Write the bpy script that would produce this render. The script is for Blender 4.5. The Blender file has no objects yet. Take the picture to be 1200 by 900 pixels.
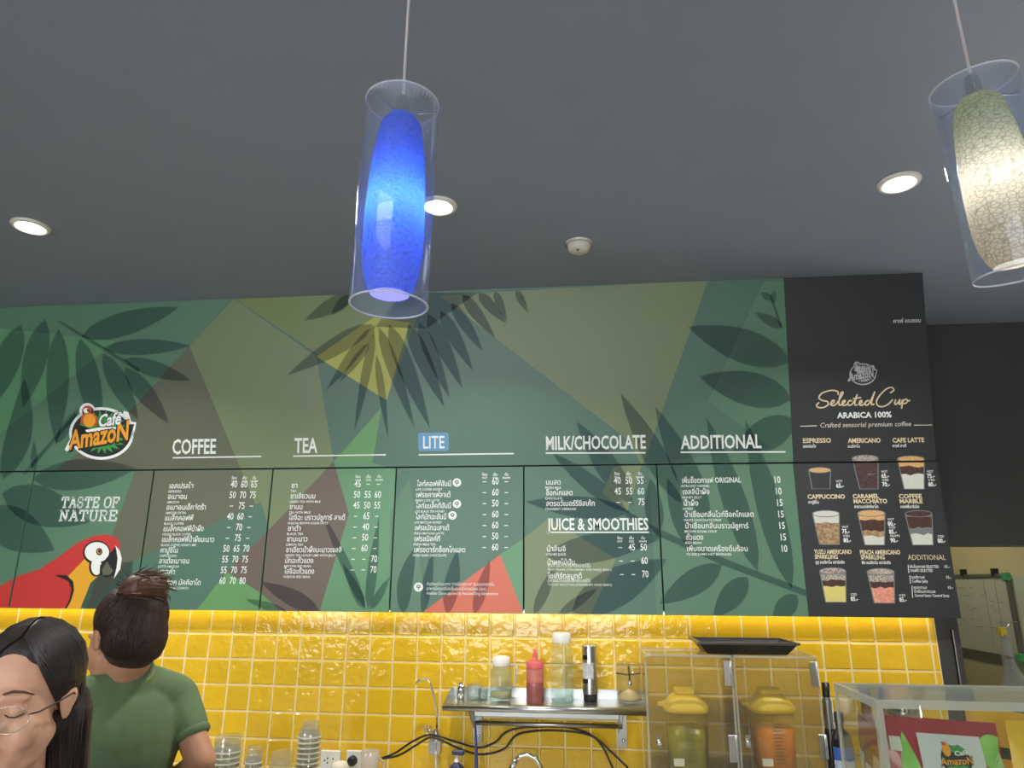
import bpy, bmesh, math, random
from mathutils import Vector, Matrix
random.seed(7)
R = math.radians
scene = bpy.context.scene
COL = scene.collection

# ------------------------------------------------------------------ camera
F, YAW, PIT, ROL = 820.14, -0.107684, 0.274222, 0.005878
CAM = Vector((0.0, -3.0006, 1.62))
_fw = Vector((math.sin(YAW)*math.cos(PIT), math.cos(YAW)*math.cos(PIT), math.sin(PIT)))
_r0 = Vector((math.cos(YAW), -math.sin(YAW), 0)); _u0 = _r0.cross(_fw)
_rt = _r0*math.cos(ROL) + _u0*math.sin(ROL); _up = -_r0*math.sin(ROL) + _u0*math.cos(ROL)
cd = bpy.data.cameras.new('camera'); cam = bpy.data.objects.new('camera', cd); COL.objects.link(cam)
cd.sensor_fit = 'HORIZONTAL'; cd.sensor_width = 36.0; cd.lens = 36.0*F/1200.0; cd.clip_start = .02
cam.matrix_world = Matrix(((_rt.x, _up.x, -_fw.x, CAM.x), (_rt.y, _up.y, -_fw.y, CAM.y), (_rt.z, _up.z, -_fw.z, CAM.z), (0, 0, 0, 1)))
scene.camera = cam

# ------------------------------------------------------------------ view and world
vs = scene.view_settings
vs.view_transform = 'Standard'; vs.look = 'None'; vs.gamma = 1.0; vs.use_curve_mapping = False
vs.exposure = 0.48
CEIL = 2.85
w = bpy.data.worlds.new('world'); scene.world = w; w.use_nodes = True
bg = w.node_tree.nodes['Background']; bg.inputs[0].default_value = (.93, .97, 1.0, 1); bg.inputs[1].default_value = 6.0
DOWN_W = 10.0      # watts of each ceiling downlight
STRIP = 6.0        # radiance of the light strip under the menu boards
PEND_W = .42

# ------------------------------------------------------------------ pixel helpers (photo measurements -> places)
def ray(x, y): return ((x-600)*_rt - (y-450)*_up + F*_fw).normalized()
def on_y(x, y, Y): d = ray(x, y); return CAM + d*((Y-CAM.y)/d.y)
def on_z(x, y, Z): d = ray(x, y); return CAM + d*((Z-CAM.z)/d.z)
def on_x(x, y, X): d = ray(x, y); return CAM + d*((X-CAM.x)/d.x)

# ------------------------------------------------------------------ materials
def lin(c):
    out = []
    for v in c[:3]:
        v = v/255.0
        out.append(v/12.92 if v <= .04045 else ((v+.055)/1.055)**2.4)
    return (*out, 1.0)
MATS = {}
def mat(name, rgb, rough=.5, metal=0.0, noise=0.0, nscale=20, bump=0.0, bscale=40, bdist=.002, coat=0.0, spec=.5, alpha=1.0, trans=0.0, emit=None, stretch=None, rnd=0.0, rgb2=None):
    if name in MATS: return MATS[name]
    m = bpy.data.materials.new(name); m.use_nodes = True
    nt = m.node_tree; p = nt.nodes['Principled BSDF']; L = nt.links
    p.inputs['Base Color'].default_value = lin(rgb)
    p.inputs['Roughness'].default_value = rough; p.inputs['Metallic'].default_value = metal
    p.inputs['Specular IOR Level'].default_value = spec; p.inputs['Coat Weight'].default_value = coat
    p.inputs['Alpha'].default_value = alpha; p.inputs['Transmission Weight'].default_value = trans
    tc = nt.nodes.new('ShaderNodeTexCoord'); vec = tc.outputs['Object']
    if stretch:
        mp = nt.nodes.new('ShaderNodeMapping'); mp.inputs['Scale'].default_value = stretch
        L.new(vec, mp.inputs[0]); vec = mp.outputs[0]
    if rnd:
        ob_ = nt.nodes.new('ShaderNodeObjectInfo'); ml = nt.nodes.new('ShaderNodeMath'); ml.operation = 'MULTIPLY'; ml.inputs[1].default_value = 37.0; ad = nt.nodes.new('ShaderNodeVectorMath'); ad.operation = 'ADD'
        L.new(ob_.outputs['Random'], ml.inputs[0]); L.new(vec, ad.inputs[0]); L.new(ml.outputs[0], ad.inputs[1]); vec = ad.outputs[0]
    if noise or rnd or rgb2:
        n = nt.nodes.new('ShaderNodeTexNoise'); n.inputs['Scale'].default_value = nscale; n.inputs['Detail'].default_value = 4
        L.new(vec, n.inputs['Vector'])
        mx = nt.nodes.new('ShaderNodeMix'); mx.data_type = 'RGBA'
        c = lin(rgb); k = noise
        if rgb2:
            mx.inputs[6].default_value = c; mx.inputs[7].default_value = lin(rgb2)
            rp = nt.nodes.new('ShaderNodeMapRange'); rp.inputs[1].default_value = .4; rp.inputs[2].default_value = .6
            L.new(n.outputs['Fac'], rp.inputs[0]); L.new(rp.outputs[0], mx.inputs[0])
        else:
            mx.inputs[6].default_value = (c[0]*(1-k), c[1]*(1-k), c[2]*(1-k), 1); mx.inputs[7].default_value = (min(1, c[0]*(1+k)), min(1, c[1]*(1+k)), min(1, c[2]*(1+k)), 1)
            L.new(n.outputs['Fac'], mx.inputs[0])
        res = mx.outputs[2]
        if rnd:
            oi = nt.nodes.new('ShaderNodeObjectInfo'); hs = nt.nodes.new('ShaderNodeHueSaturation')
            mr = nt.nodes.new('ShaderNodeMapRange'); mr.inputs[3].default_value = 1-rnd; mr.inputs[4].default_value = 1+rnd
            L.new(oi.outputs['Random'], mr.inputs[0]); L.new(mr.outputs[0], hs.inputs['Value']); L.new(res, hs.inputs['Color']); res = hs.outputs[0]
        L.new(res, p.inputs['Base Color'])
    if bump:
        n2 = nt.nodes.new('ShaderNodeTexNoise'); n2.inputs['Scale'].default_value = bscale; n2.inputs['Detail'].default_value = 2
        b = nt.nodes.new('ShaderNodeBump'); b.inputs['Strength'].default_value = bump; b.inputs['Distance'].default_value = bdist
        L.new(vec, n2.inputs['Vector']); L.new(n2.outputs['Fac'], b.inputs['Height']); L.new(b.outputs[0], p.inputs['Normal'])
    if emit:
        p.inputs['Emission Color'].default_value = lin(emit[0]); p.inputs['Emission Strength'].default_value = emit[1]
    MATS[name] = m; return m
def thin(name, tint, gloss=1.0, rough=.03, milk=0.0, milk_rgb=(230, 235, 235)):
    """thin clear sheet: see-through with a Fresnel gloss and a little haze"""
    if name in MATS: return MATS[name]
    m = bpy.data.materials.new(name); m.use_nodes = True; nt = m.node_tree; nt.nodes.clear(); L = nt.links
    out = nt.nodes.new('ShaderNodeOutputMaterial'); t = nt.nodes.new('ShaderNodeBsdfTransparent'); g = nt.nodes.new('ShaderNodeBsdfGlossy')
    t.inputs[0].default_value = lin(tint); g.inputs[0].default_value = (gloss, gloss, gloss, 1); g.inputs[1].default_value = rough
    lw = nt.nodes.new('ShaderNodeLayerWeight'); pw = nt.nodes.new('ShaderNodeMath'); pw.operation = 'POWER'; pw.inputs[1].default_value = 4.0; fr = nt.nodes.new('ShaderNodeMapRange'); fr.inputs[3].default_value = .02; fr.inputs[4].default_value = .55; L.new(lw.outputs['Facing'], pw.inputs[0]); L.new(pw.outputs[0], fr.inputs[0]); mx = nt.nodes.new('ShaderNodeMixShader')
    base = t.outputs[0]
    if milk:
        d = nt.nodes.new('ShaderNodeBsdfDiffuse'); d.inputs[0].default_value = lin(milk_rgb); m2 = nt.nodes.new('ShaderNodeMixShader'); m2.inputs[0].default_value = milk
        L.new(t.outputs[0], m2.inputs[1]); L.new(d.outputs[0], m2.inputs[2]); base = m2.outputs[0]
    L.new(fr.outputs[0], mx.inputs[0]); L.new(base, mx.inputs[1]); L.new(g.outputs[0], mx.inputs[2]); L.new(mx.outputs[0], out.inputs[0])
    MATS[name] = m; return m
def ink(name, rgb):
    """translucent printing ink: filters the colour printed below it"""
    if name in MATS: return MATS[name]
    m = bpy.data.materials.new(name); m.use_nodes = True; nt = m.node_tree; nt.nodes.clear()
    t = nt.nodes.new('ShaderNodeBsdfTransparent'); t.inputs[0].default_value = (*rgb, 1); o = nt.nodes.new('ShaderNodeOutputMaterial'); nt.links.new(t.outputs[0], o.inputs[0])
    MATS[name] = m; return m
def glow(name, rgb, strength):
    if name in MATS: return MATS[name]
    m = bpy.data.materials.new(name); m.use_nodes = True; nt = m.node_tree; nt.nodes.clear()
    e = nt.nodes.new('ShaderNodeEmission'); e.inputs[0].default_value = lin(rgb); e.inputs[1].default_value = strength
    o = nt.nodes.new('ShaderNodeOutputMaterial'); nt.links.new(e.outputs[0], o.inputs[0]); MATS[name] = m; return m

# ------------------------------------------------------------------ mesh builder
class MB:
    def __init__(s): s.v = []; s.f = []; s.m = []; s.sm = []
    def add(s, vs, fs, mi=0, smooth=False):
        o = len(s.v); s.v += [tuple(p) for p in vs]
        for f in fs: s.f.append(tuple(i+o for i in f)); s.m.append(mi); s.sm.append(smooth)
        return s
    def box(s, lo, hi, mi=0, bev=0.0):
        (a, b, c), (d, e, g) = lo, hi
        if not bev:
            return s.add([(a, b, c), (d, b, c), (d, e, c), (a, e, c), (a, b, g), (d, b, g), (d, e, g), (a, e, g)],
                         [(0, 3, 2, 1), (4, 5, 6, 7), (0, 1, 5, 4), (1, 2, 6, 5), (2, 3, 7, 6), (3, 0, 4, 7)], mi)
        bm = bmesh.new(); bmesh.ops.create_cube(bm, size=1)
        for v in bm.verts: v.co = Vector(((a+d)/2+v.co.x*(d-a), (b+e)/2+v.co.y*(e-b), (c+g)/2+v.co.z*(g-c)))
        bmesh.ops.bevel(bm, geom=bm.edges[:], offset=bev, segments=1, affect='EDGES')
        bm.verts.index_update()
        s.add([v.co for v in bm.verts], [[v.index for v in f.verts] for f in bm.faces], mi); bm.free(); return s
    def lathe(s, c, prof, n=24, mi=0, smooth=True, axis=None):
        """prof: list of (radius, height) around a vertical axis through c"""
        c = Vector(c); M = Matrix.Identity(3) if axis is None else Vector((0, 0, 1)).rotation_difference(Vector(axis)).to_matrix()
        vs = []; fs = []; rings = []
        for r, z in prof:
            if r < 1e-6: rings.append([len(vs)]); vs.append(c + M @ Vector((0, 0, z)))
            else:
                rings.append(list(range(len(vs), len(vs)+n)))
                for k in range(n):
                    a = 2*math.pi*k/n; vs.append(c + M @ Vector((r*math.cos(a), r*math.sin(a), z)))
        for A, B in zip(rings, rings[1:]):
            for k in range(n):
                k2 = (k+1) % n
                if len(A) == 1 and len(B) == 1: continue
                if len(A) == 1: fs.append((A[0], B[k2], B[k]))
                elif len(B) == 1: fs.append((A[k], A[k2], B[0]))
                else: fs.append((A[k], A[k2], B[k2], B[k]))
        return s.add(vs, fs, mi, smooth)
    def tube(s, pts, r, n=8, mi=0, smooth=True, cap=True):
        pts = [Vector(p) for p in pts]; rs = r if isinstance(r, (list, tuple)) else [r]*len(pts)
        vs = []; fs = []; prev = None
        for i, p in enumerate(pts):
            t = (pts[min(i+1, len(pts)-1)] - pts[max(i-1, 0)]).normalized()
            if prev is None: nrm = t.orthogonal().normalized()
            else:
                nrm = (prev - t*prev.dot(t)); nrm = nrm.normalized() if nrm.length > 1e-6 else t.orthogonal().normalized()
            prev = nrm; b = t.cross(nrm)
            for k in range(n):
                a = 2*math.pi*k/n; vs.append(p + (nrm*math.cos(a)+b*math.sin(a))*rs[i])
        for i in range(len(pts)-1):
            for k in range(n):
                k2 = (k+1) % n; fs.append((i*n+k, i*n+k2, (i+1)*n+k2, (i+1)*n+k))
        if cap: fs.append(tuple(range(n))[::-1]); fs.append(tuple(range((len(pts)-1)*n, len(pts)*n)))
        return s.add(vs, fs, mi, smooth)
    def prism(s, poly, d, mi=0):
        """poly: 3-D outline, extruded by vector d"""
        n = len(poly); d = Vector(d); a = [Vector(p) for p in poly]
        return s.add(a + [p+d for p in a], [tuple(range(n))[::-1], tuple(range(n, 2*n))] + [(i, (i+1) % n, (i+1) % n+n, i+n) for i in range(n)], mi)
    def ball(s, c, r, n=12, mi=0, M=None):
        c = Vector(c); r = r if hasattr(r, '__len__') else (r, r, r); h = max(4, n//2)
        vs = []; fs = []
        for j in range(h+1):
            th = math.pi*j/h
            for k in range(n):
                ph = 2*math.pi*k/n
                p = Vector((r[0]*math.sin(th)*math.cos(ph), r[1]*math.sin(th)*math.sin(ph), r[2]*math.cos(th)))
                vs.append(c + (M @ p if M is not None else p))
        for j in range(h):
            for k in range(n): fs.append((j*n+k, (j+1)*n+k, (j+1)*n+(k+1) % n, j*n+(k+1) % n))
        return s.add(vs, fs, mi, True)
    def capsule(s, p0, r0, p1, r1, n=14):
        p0, p1 = Vector(p0), Vector(p1); d = (p1-p0); l = d.length
        prof = [(0, -r0)] + [(r0*math.sin(a), -r0*math.cos(a)) for a in (R(30), R(60))] + [(r0, 0), (r1, l)] + [(r1*math.cos(a), l+r1*math.sin(a)) for a in (R(30), R(60))] + [(0, l+r1)]
        return s.lathe(p0, prof, n, 0, True, d.normalized())
    def mesh(s, name, off=(0, 0, 0)):
        me = bpy.data.meshes.new(name); off = Vector(off)
        me.from_pydata([tuple(Vector(p)-off) for p in s.v], [], s.f)
        for p, mi, sm in zip(me.polygons, s.m, s.sm): p.material_index = mi; p.use_smooth = sm
        return me
def tag(o, label=None, cat=None, group=None, kind=None):
    for k, v in (('label', label), ('category', cat), ('group', group), ('kind', kind)):
        if v: o[k] = v
    return o
def empty(name, loc, label=None, cat=None, group=None, kind=None):
    o = bpy.data.objects.new(name, None); COL.objects.link(o); o.location = loc; o.empty_display_size = .05
    return tag(o, label, cat, group, kind)
def wloc(o):
    p = Vector(o.location)
    while o.parent: o = o.parent; p += Vector(o.location)
    return p
def build(mb, name, mats, parent=None, origin=None, **kw):
    """mb is in world coordinates; the object's origin sits at origin (or the parent's)"""
    po = wloc(parent) if parent else Vector((0, 0, 0))
    og = Vector(origin) if origin is not None else (po if parent else Vector((0, 0, 0)))
    me = mb if isinstance(mb, bpy.types.Mesh) else mb.mesh(name, og)
    o = bpy.data.objects.new(name, me); COL.objects.link(o)
    for m in (mats if isinstance(mats, (list, tuple)) else [mats]): me.materials.append(m)
    o.parent = parent; o.location = og - po
    return tag(o, **kw)
def copy_tree(o, parent=None):
    c = o.copy(); COL.objects.link(c); c.parent = parent
    for ch in list(o.children): copy_tree(ch, c)
    return c

# ------------------------------------------------------------------ materials in use
M = dict(
    ceil=mat('ceiling_paint', (140, 149, 166), .55, noise=.05, nscale=6),
    dark=mat('dark_wall_paint', (58, 57, 56), .6, noise=.06, nscale=5),
    grout=mat('grout', (236, 212, 152), .8, noise=.1, nscale=30),
    tile=mat('yellow_glaze', (226, 184, 38), .12, noise=.06, nscale=9, bump=.65, bscale=24, bdist=.006, coat=.3, rnd=.05),
    floor=mat('floor_tile', (150, 146, 138), .4, noise=.1, nscale=3),
    cream=mat('cream_wall', (200, 190, 170), .7, noise=.04),
    olive=mat('kitchen_paint', (184, 176, 136), .7, noise=.06, nscale=12),
    steel=mat('brushed_steel', (190, 192, 190), .28, 1.0, noise=.12, nscale=12, stretch=(3, 60, 60)),
    chrome=mat('chrome', (215, 215, 210), .12, 1.0),
    black=mat('black_plastic', (26, 27, 28), .4, noise=.1),
    white=mat('white_plastic', (228, 226, 218), .4),
    print_white=mat('white_print', (232, 238, 232), .5),
    gold=mat('gold_print', (224, 208, 170), .45),
    beige=mat('beige_print', (225, 218, 196), .5),
    board_black=mat('black_board', (44, 47, 49), .5, noise=.05),
    panel=mat('green_board', (78, 114, 96), .42, noise=.03),
    gap=mat('board_edge', (30, 34, 30), .6),
    clear=thin('clear_glass', (244, 249, 247), 1.0, .04, .06),
    acryl=thin('acrylic', (246, 246, 240), .9, .05, .025),
    wood=mat('counter_wood', (120, 88, 60), .45, noise=.2, nscale=6, stretch=(1, 8, 8)),
    worktop=mat('worktop', (205, 203, 196), .3, noise=.05),
)

# ================================================================== SETTING
X0, X1 = -4.2, 3.4
fl = MB().box((X0, -8, -.1), (X1, 3.2, 0)); build(fl, 'floor', M['floor'], kind='structure')
ce = MB().box((X0, -8, CEIL), (X1, .57, CEIL+.1)); build(ce, 'ceiling', M['ceil'], kind='structure')
build(MB().box((X0-.12, -8, 0), (X0, .12, CEIL)), 'wall_left', M['dark'], kind='structure')
build(MB().box((X1, -8, 0), (X1+.12, .45, CEIL)), 'wall_right', M['cream'], kind='structure')
TILE_X1 = 1.317
# unseen wall added behind the customers to limit tile glare; rest open to daylight
build(MB().box((X0, -8.12, 0), (X1, -8.0, .92)).box((.8, -8.12, .92), (X1, -8.0, CEIL)), 'wall_glare_limit', M['cream'], kind='structure')
back = build(MB().box((X0, .012, 0), (1.40, .16, CEIL)), 'wall_back', M['dark'], kind='structure')
bed = build(MB().box((X0, -.0025, .1), (TILE_X1, .012, 1.5)), 'grout_bed', M['grout'], back)
# glazed wall tiles, 10 cm module
TX0, TZ0, T = -1.5082, 1.4985, .1
def tile_mesh(wd, hd, name='tile'):
    b = MB(); g = .0025; e = .004; d = .009
    x0, x1, z0, z1 = g, wd-g, g, hd-g
    b.add([(x0, 0, z0), (x1, 0, z0), (x1, 0, z1), (x0, 0, z1), (x0, -d*.6, z0), (x1, -d*.6, z0), (x1, -d*.6, z1), (x0, -d*.6, z1),
           (x0+e, -d, z0+e), (x1-e, -d, z0+e), (x1-e, -d, z1-e), (x0+e, -d, z1-e)],
          [(0, 1, 5, 4), (1, 2, 6, 5), (2, 3, 7, 6), (3, 0, 4, 7), (4, 5, 9, 8), (5, 6, 10, 9), (6, 7, 11, 10), (7, 4, 8, 11), (8, 9, 10, 11)])
    me = b.mesh(name); me.materials.append(M['tile']); return me
tm_full, tm_cut = tile_mesh(T, T), tile_mesh(.025, T)
for r in range(7):
    for c in range(-11, 29):
        o = bpy.data.objects.new('tile', tm_cut if c == 28 else tm_full); COL.objects.link(o); o.parent = back
        o.location = (TX0+c*T, .004, TZ0-(r+1)*T)
        o.rotation_euler = (random.gauss(0, .006), 0, random.gauss(0, .006))
rest = MB()
for r in range(14):
    for c in range(-26, 28):
        if r < 7 and c >= -11: continue
        x, z = TX0+c*T, TZ0-(r+1)*T
        rest.box((x+.0025, -.005, z+.0025), (x+T-.0025, .004, z+T-.0025))
build(rest, 'outer_tiles', M['tile'], back, kind='stuff')
build(MB().box((TILE_X1, -.004, 0), (1.40, .012, 1.52)), 'jamb_panel', M['dark'], back)
build(MB().box((1.370, -.012, .9), (1.376, -.004, 1.45)).box((1.370, -.012, .9), (1.3715, .0, 1.45)), 'corner_strip', M['chrome'], back)
# header over the kitchen opening and the kitchen beyond
build(MB().box((1.40, .45, 1.785), (X1, .57, CEIL)), 'wall_header', M['dark'], kind='structure')
build(MB().box((1.28, .16, 0), (1.40, 2.9, CEIL)), 'wall_passage', M['dark'], kind='structure')
build(MB().box((2.2, .57, 0), (2.3, 2.9, 2.5)), 'wall_kitchen', M['olive'], kind='structure')
build(MB().box((1.28, 2.9, 0), (X1, 3.0, 2.5)), 'wall_kitchen_end', M['olive'], kind='structure')
build(MB().box((1.40, .57, 2.5), (2.3, 3.0, 2.6)), 'ceiling_kitchen', M['cream'], kind='structure')
# unseen fill lamp added on the kitchen ceiling to brighten the kitchen
kl = empty('kitchen_fill_light', (1.6, 1.3, 2.5), 'unseen fill lamp added on the kitchen ceiling beyond the opening', 'light')
build(MB().box((1.56, .9, 2.46), (1.64, 1.7, 2.5)), 'housing', M['white'], kl)
build(MB().box((1.57, .92, 2.445), (1.63, 1.68, 2.459)), 'diffuser', glow('kitchen_fill_glow', (255, 242, 212), 32.0), kl)
# grey-green steel panel at the near end of the kitchen wall
build(MB().box((2.185, .58, .2), (2.199, 1.02, 1.66)), 'trim_1', mat('panel_grey_green', (176, 190, 172), .35, noise=.05), None, kind='structure')
# whiteboard
wb = empty('whiteboard', (2.18, 1.45, 1.25), 'small whiteboard with faint notes and green corners on kitchen wall', 'whiteboard')
build(MB().box((2.186, 1.08, 1.25), (2.199, 1.95, 1.665)), 'board_surface', mat('whiteboard', (180, 182, 166), .35, noise=.05, nscale=8), wb)
fr = MB()
for lo, hi in (((2.178, 1.07, 1.655), (2.199, 1.96, 1.672)), ((2.176, 1.07, 1.240), (2.199, 1.96, 1.257)), ((2.178, 1.065, 1.24), (2.199, 1.082, 1.672))): fr.box(lo, hi)
build(fr, 'frame', mat('frame_grey', (110, 112, 100), .4, .3), wb)
for y, z in ((1.06, 1.635), (1.06, 1.235), (1.93, 1.235)):
    build(MB().box((2.172, y, z), (2.199, y+.045, z+.042), bev=.004), 'corner_cap', mat('green_cap', (70, 150, 90), .5), wb, label='green plastic corner')
nm = MB(); rr = random.Random(4)
for i in range(26):
    y = rr.uniform(1.12, 1.7); z = rr.uniform(1.36, 1.62); L_ = rr.uniform(.02, .09)
    nm.box((2.1845, y, z), (2.1858, y+L_, z+.004))
for y in (1.2, 1.31): nm.box((2.1845, y, 1.3), (2.1858, y+.003, 1.64))
build(nm, 'handwriting', mat('faded_marker', (140, 140, 128), .6), wb, kind='stuff')
for y in (1.17, 1.5): build(MB().box((2.17, y, 1.66), (2.199, y+.022, 1.70)), 'hanging_clip', M['black'], wb)
# plastic bag hanging in the kitchen
bagc = on_x(1182, 775, 2.1)
bg_ = MB(); rr = random.Random(2); vs_ = []; nr, nc = 9, 14
for j in range(nr):
    t = j/(nr-1); rad = .02+.075*t
    for k in range(nc):
        a = 2*math.pi*k/nc; q = rad*(1+.35*math.sin(3*a+j)*t+rr.uniform(-.12, .12))
        vs_.append((bagc.x+q*.45*math.cos(a), bagc.y+q*math.sin(a), bagc.z+.13-.36*t))
bg_.add(vs_, [(j*nc+k, j*nc+(k+1) % nc, (j+1)*nc+(k+1) % nc, (j+1)*nc+k) for j in range(nr-1) for k in range(nc)], 0, False)
pb = empty('plastic_bag', (bagc.x, bagc.y, bagc.z-.23), 'crumpled clear plastic bag hanging below the whiteboard', 'bag')
build(bg_, 'film', thin('bag_film', (225, 232, 225), .8, .15, .22), pb)
build(MB().box((bagc.x-.02, bagc.y-.012, bagc.z+.12), (bagc.x+.01, bagc.y+.014, bagc.z+.165), bev=.003), 'tie', mat('yellow_tie', (214, 186, 50), .5), pb)
build(MB().tube([(bagc.x, bagc.y, bagc.z+.15), (2.15, bagc.y, bagc.z+.19), (2.2, bagc.y, bagc.z+.19)], .004, 6), 'hook', M['chrome'], pb)

# ------------------------------------------------------------------ counters (below the frame, carry what stands on them)
bc = empty('back_counter', (-1.0, -.33, 0), 'long pale worktop counter along the yellow tiled wall', 'counter')
CZ = .85
build(MB().box((-3.9, -.62, CZ-.04), (1.30, -.03, CZ), bev=.004), 'worktop', M['worktop'], bc)
build(MB().box((-3.88, -.58, .1), (1.28, -.035, CZ-.04)), 'base_unit', M['cream'], bc)
build(MB().box((-3.88, -.53, 0), (1.28, -.05, .1)), 'plinth', M['black'], bc)
FZ = 1.05
fc = empty('front_counter', (.6, -1.55, 0), 'wooden service counter under the display box', 'counter')
build(MB().box((-.35, -1.86, FZ-.04), (2.6, -1.22, FZ), bev=.004), 'counter_top', M['wood'], fc)
build(MB().box((-.30, -1.80, .08), (2.55, -1.27, FZ-.04)), 'counter_body', M['cream'], fc)
build(MB().box((-.28, -1.77, 0), (2.53, -1.3, .08)), 'plinth', M['black'], fc)

# ================================================================== MENU BOARDS
TILT = R(10); MIDZ = 2.09; BOTZ = 1.494; BY = -.058; GAPZ = .006
class Plane:
    def __init__(s, O, n): s.O = Vector(O); s.n = Vector(n).normalized(); s.ux = Vector((1, 0, 0)); s.uv_ = s.ux.cross(-s.n); s.uv_ = -s.uv_ if s.uv_.z < 0 else s.uv_
    def uv(s, x, y):
        d = ray(x, y); p = CAM + d*((s.O-CAM).dot(s.n)/d.dot(s.n)); q = p-s.O
        return q.dot(s.ux), q.dot(s.uv_)
    def p3(s, u, v, h=0.0): return s.O + s.ux*u + s.uv_*v + s.n*h
PL = Plane((0, BY, MIDZ), (0, -1, 0))                                   # lower boards, v from BOTZ-MIDZ to 0
PU = Plane((0, BY, MIDZ), (0, -math.cos(TILT), -math.sin(TILT)))        # header leaning forward
UH = (CEIL-MIDZ)/math.cos(TILT)
def clip(poly, u0, u1, v0, v1):
    def cut(P, ins, inter):
        out = []
        for i in range(len(P)):
            a, b = P[i-1], P[i]
            if ins(b):
                if not ins(a): out.append(inter(a, b))
                out.append(b)
            elif ins(a): out.append(inter(a, b))
        return out
    for ax, lim, sg in ((0, u0, 1), (0, u1, -1), (1, v0, 1), (1, v1, -1)):
        if len(poly) < 3: return []
        poly = cut(poly, lambda p: (p[ax]-lim)*sg >= 0, lambda a, b: tuple(a[i]+(b[i]-a[i])*((lim-a[ax])/(b[ax]-a[ax])) for i in (0, 1)))
    return poly
_txt = {}
def glyphs(s, bold=0.0):
    k = (s, bold)
    if k not in _txt:
        cu = bpy.data.curves.new('t', 'FONT'); cu.body = s; cu.resolution_u = 2; cu.offset = bold
        ob = bpy.data.objects.new('t', cu); me = bpy.data.meshes.new_from_object(ob)
        _txt[k] = ([(v.co.x, v.co.y) for v in me.vertices], [tuple(p.vertices) for p in me.polygons])
        bpy.data.objects.remove(ob); bpy.data.curves.remove(cu); bpy.data.meshes.remove(me)
    return _txt[k]
CAPH = .70
class Art:
    """flat print on one panel: polygons given in photo pixels, put on the panel's own plane"""
    def __init__(s, pl, rect): s.pl = pl; s.rect = rect; s.k = 0
    def poly(s, mb, pix, h, mi=0, do_clip=True, sub=0):
        P = [s.pl.uv(*p) for p in pix]
        if do_clip: P = clip(P, *s.rect)
        if len(P) < 3: return
        Q = [P[0]]
        for p in P[1:]:
            if abs(p[0]-Q[-1][0])+abs(p[1]-Q[-1][1]) > 1e-5: Q.append(p)
        if len(Q) < 3: return
        a = sum(Q[i-1][0]*Q[i][1]-Q[i][0]*Q[i-1][1] for i in range(len(Q)))
        if abs(a) < 1e-7: return
        if a < 0: Q.reverse()
        mb.add([s.pl.p3(u, v, h) for u, v in Q], [tuple(range(len(Q)))], mi)
    def text(s, mb, txt, x0, yb, x1=None, cap=8.0, bold=0.0, h=.0012, mi=0, shear=0.0, rot=0.0, em=None, right=False, center=False, vcap=CAPH):
        vs, fs = glyphs(txt, bold)
        if not vs: return
        u0, v0 = s.pl.uv(x0, yb); _, v1 = s.pl.uv(x0, yb-cap); sy = (v1-v0)/vcap
        gx0 = min(v[0] for v in vs); gx1 = max(v[0] for v in vs)
        if x1 is not None: sx = (s.pl.uv(x1, yb)[0]-u0)/(gx1-gx0)
        else: sx = sy*(em or 1.0)
        du = 0
        if right: du = -(gx1-gx0)*sx
        if center: du = -(gx1-gx0)*sx/2
        c, sn = math.cos(rot), math.sin(rot); out = []
        for x, y in vs:
            a = (x-gx0)*sx + du + shear*y*sy; b = y*sy
            out.append(s.pl.p3(u0+a*c-b*sn, v0+a*sn+b*c, h))
        mb.add(out, fs, mi)
    def line(s, mb, pts, wpx, h=.0012, mi=0, closed=False):
        pts = [Vector(s.pl.uv(*p)) for p in pts]
        wd = abs(s.pl.uv(600, 500)[0]-s.pl.uv(600+wpx, 500)[0])/2
        for i, (a, b) in enumerate(zip(pts, pts[1:])):
            d = (b-a)
            if d.length < 1e-6: continue
            d.normalize(); n = Vector((-d.y, d.x))*wd; e = d*wd*.5
            q = [a-n-e, b-n+e, b+n+e, a+n-e]
            mb.add([s.pl.p3(p.x, p.y, h+.00002*(i % 5)) for p in q], [(0, 1, 2, 3)], mi)
def ell(cx, cy, rx, ry, n=28, rot=0.0, a0=0, a1=360):
    out = []
    for k in range(n if a1-a0 == 360 else n+1):
        a = R(a0+(a1-a0)*k/n); x, y = rx*math.cos(a), ry*math.sin(a)
        out.append((cx+x*math.cos(rot)-y*math.sin(rot), cy+x*math.sin(rot)+y*math.cos(rot)))
    return out
def leaf(bx, by, tx, ty, w, n=9, bend=0.0, peak=.42):
    dx, dy = tx-bx, ty-by; l = math.hypot(dx, dy); ux, uy = dx/l, dy/l; nx, ny = -uy, ux
    A, B = [], []
    for i in range(n+1):
        t = i/n; tt = t**(math.log(.5)/math.log(peak)); hw = w/2*math.sin(math.pi*tt)**.85 if 0 < t < 1 else 0
        o = bend*l*math.sin(math.pi*t)
        A.append((bx+dx*t+nx*(hw+o), by+dy*t+ny*(hw+o))); B.append((bx+dx*t+nx*(-hw+o), by+dy*t+ny*(-hw+o)))
    return A + B[-2:0:-1]
def spike(bx, by, tx, ty, w): return leaf(bx, by, tx, ty, w, 8, 0, .35)
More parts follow.
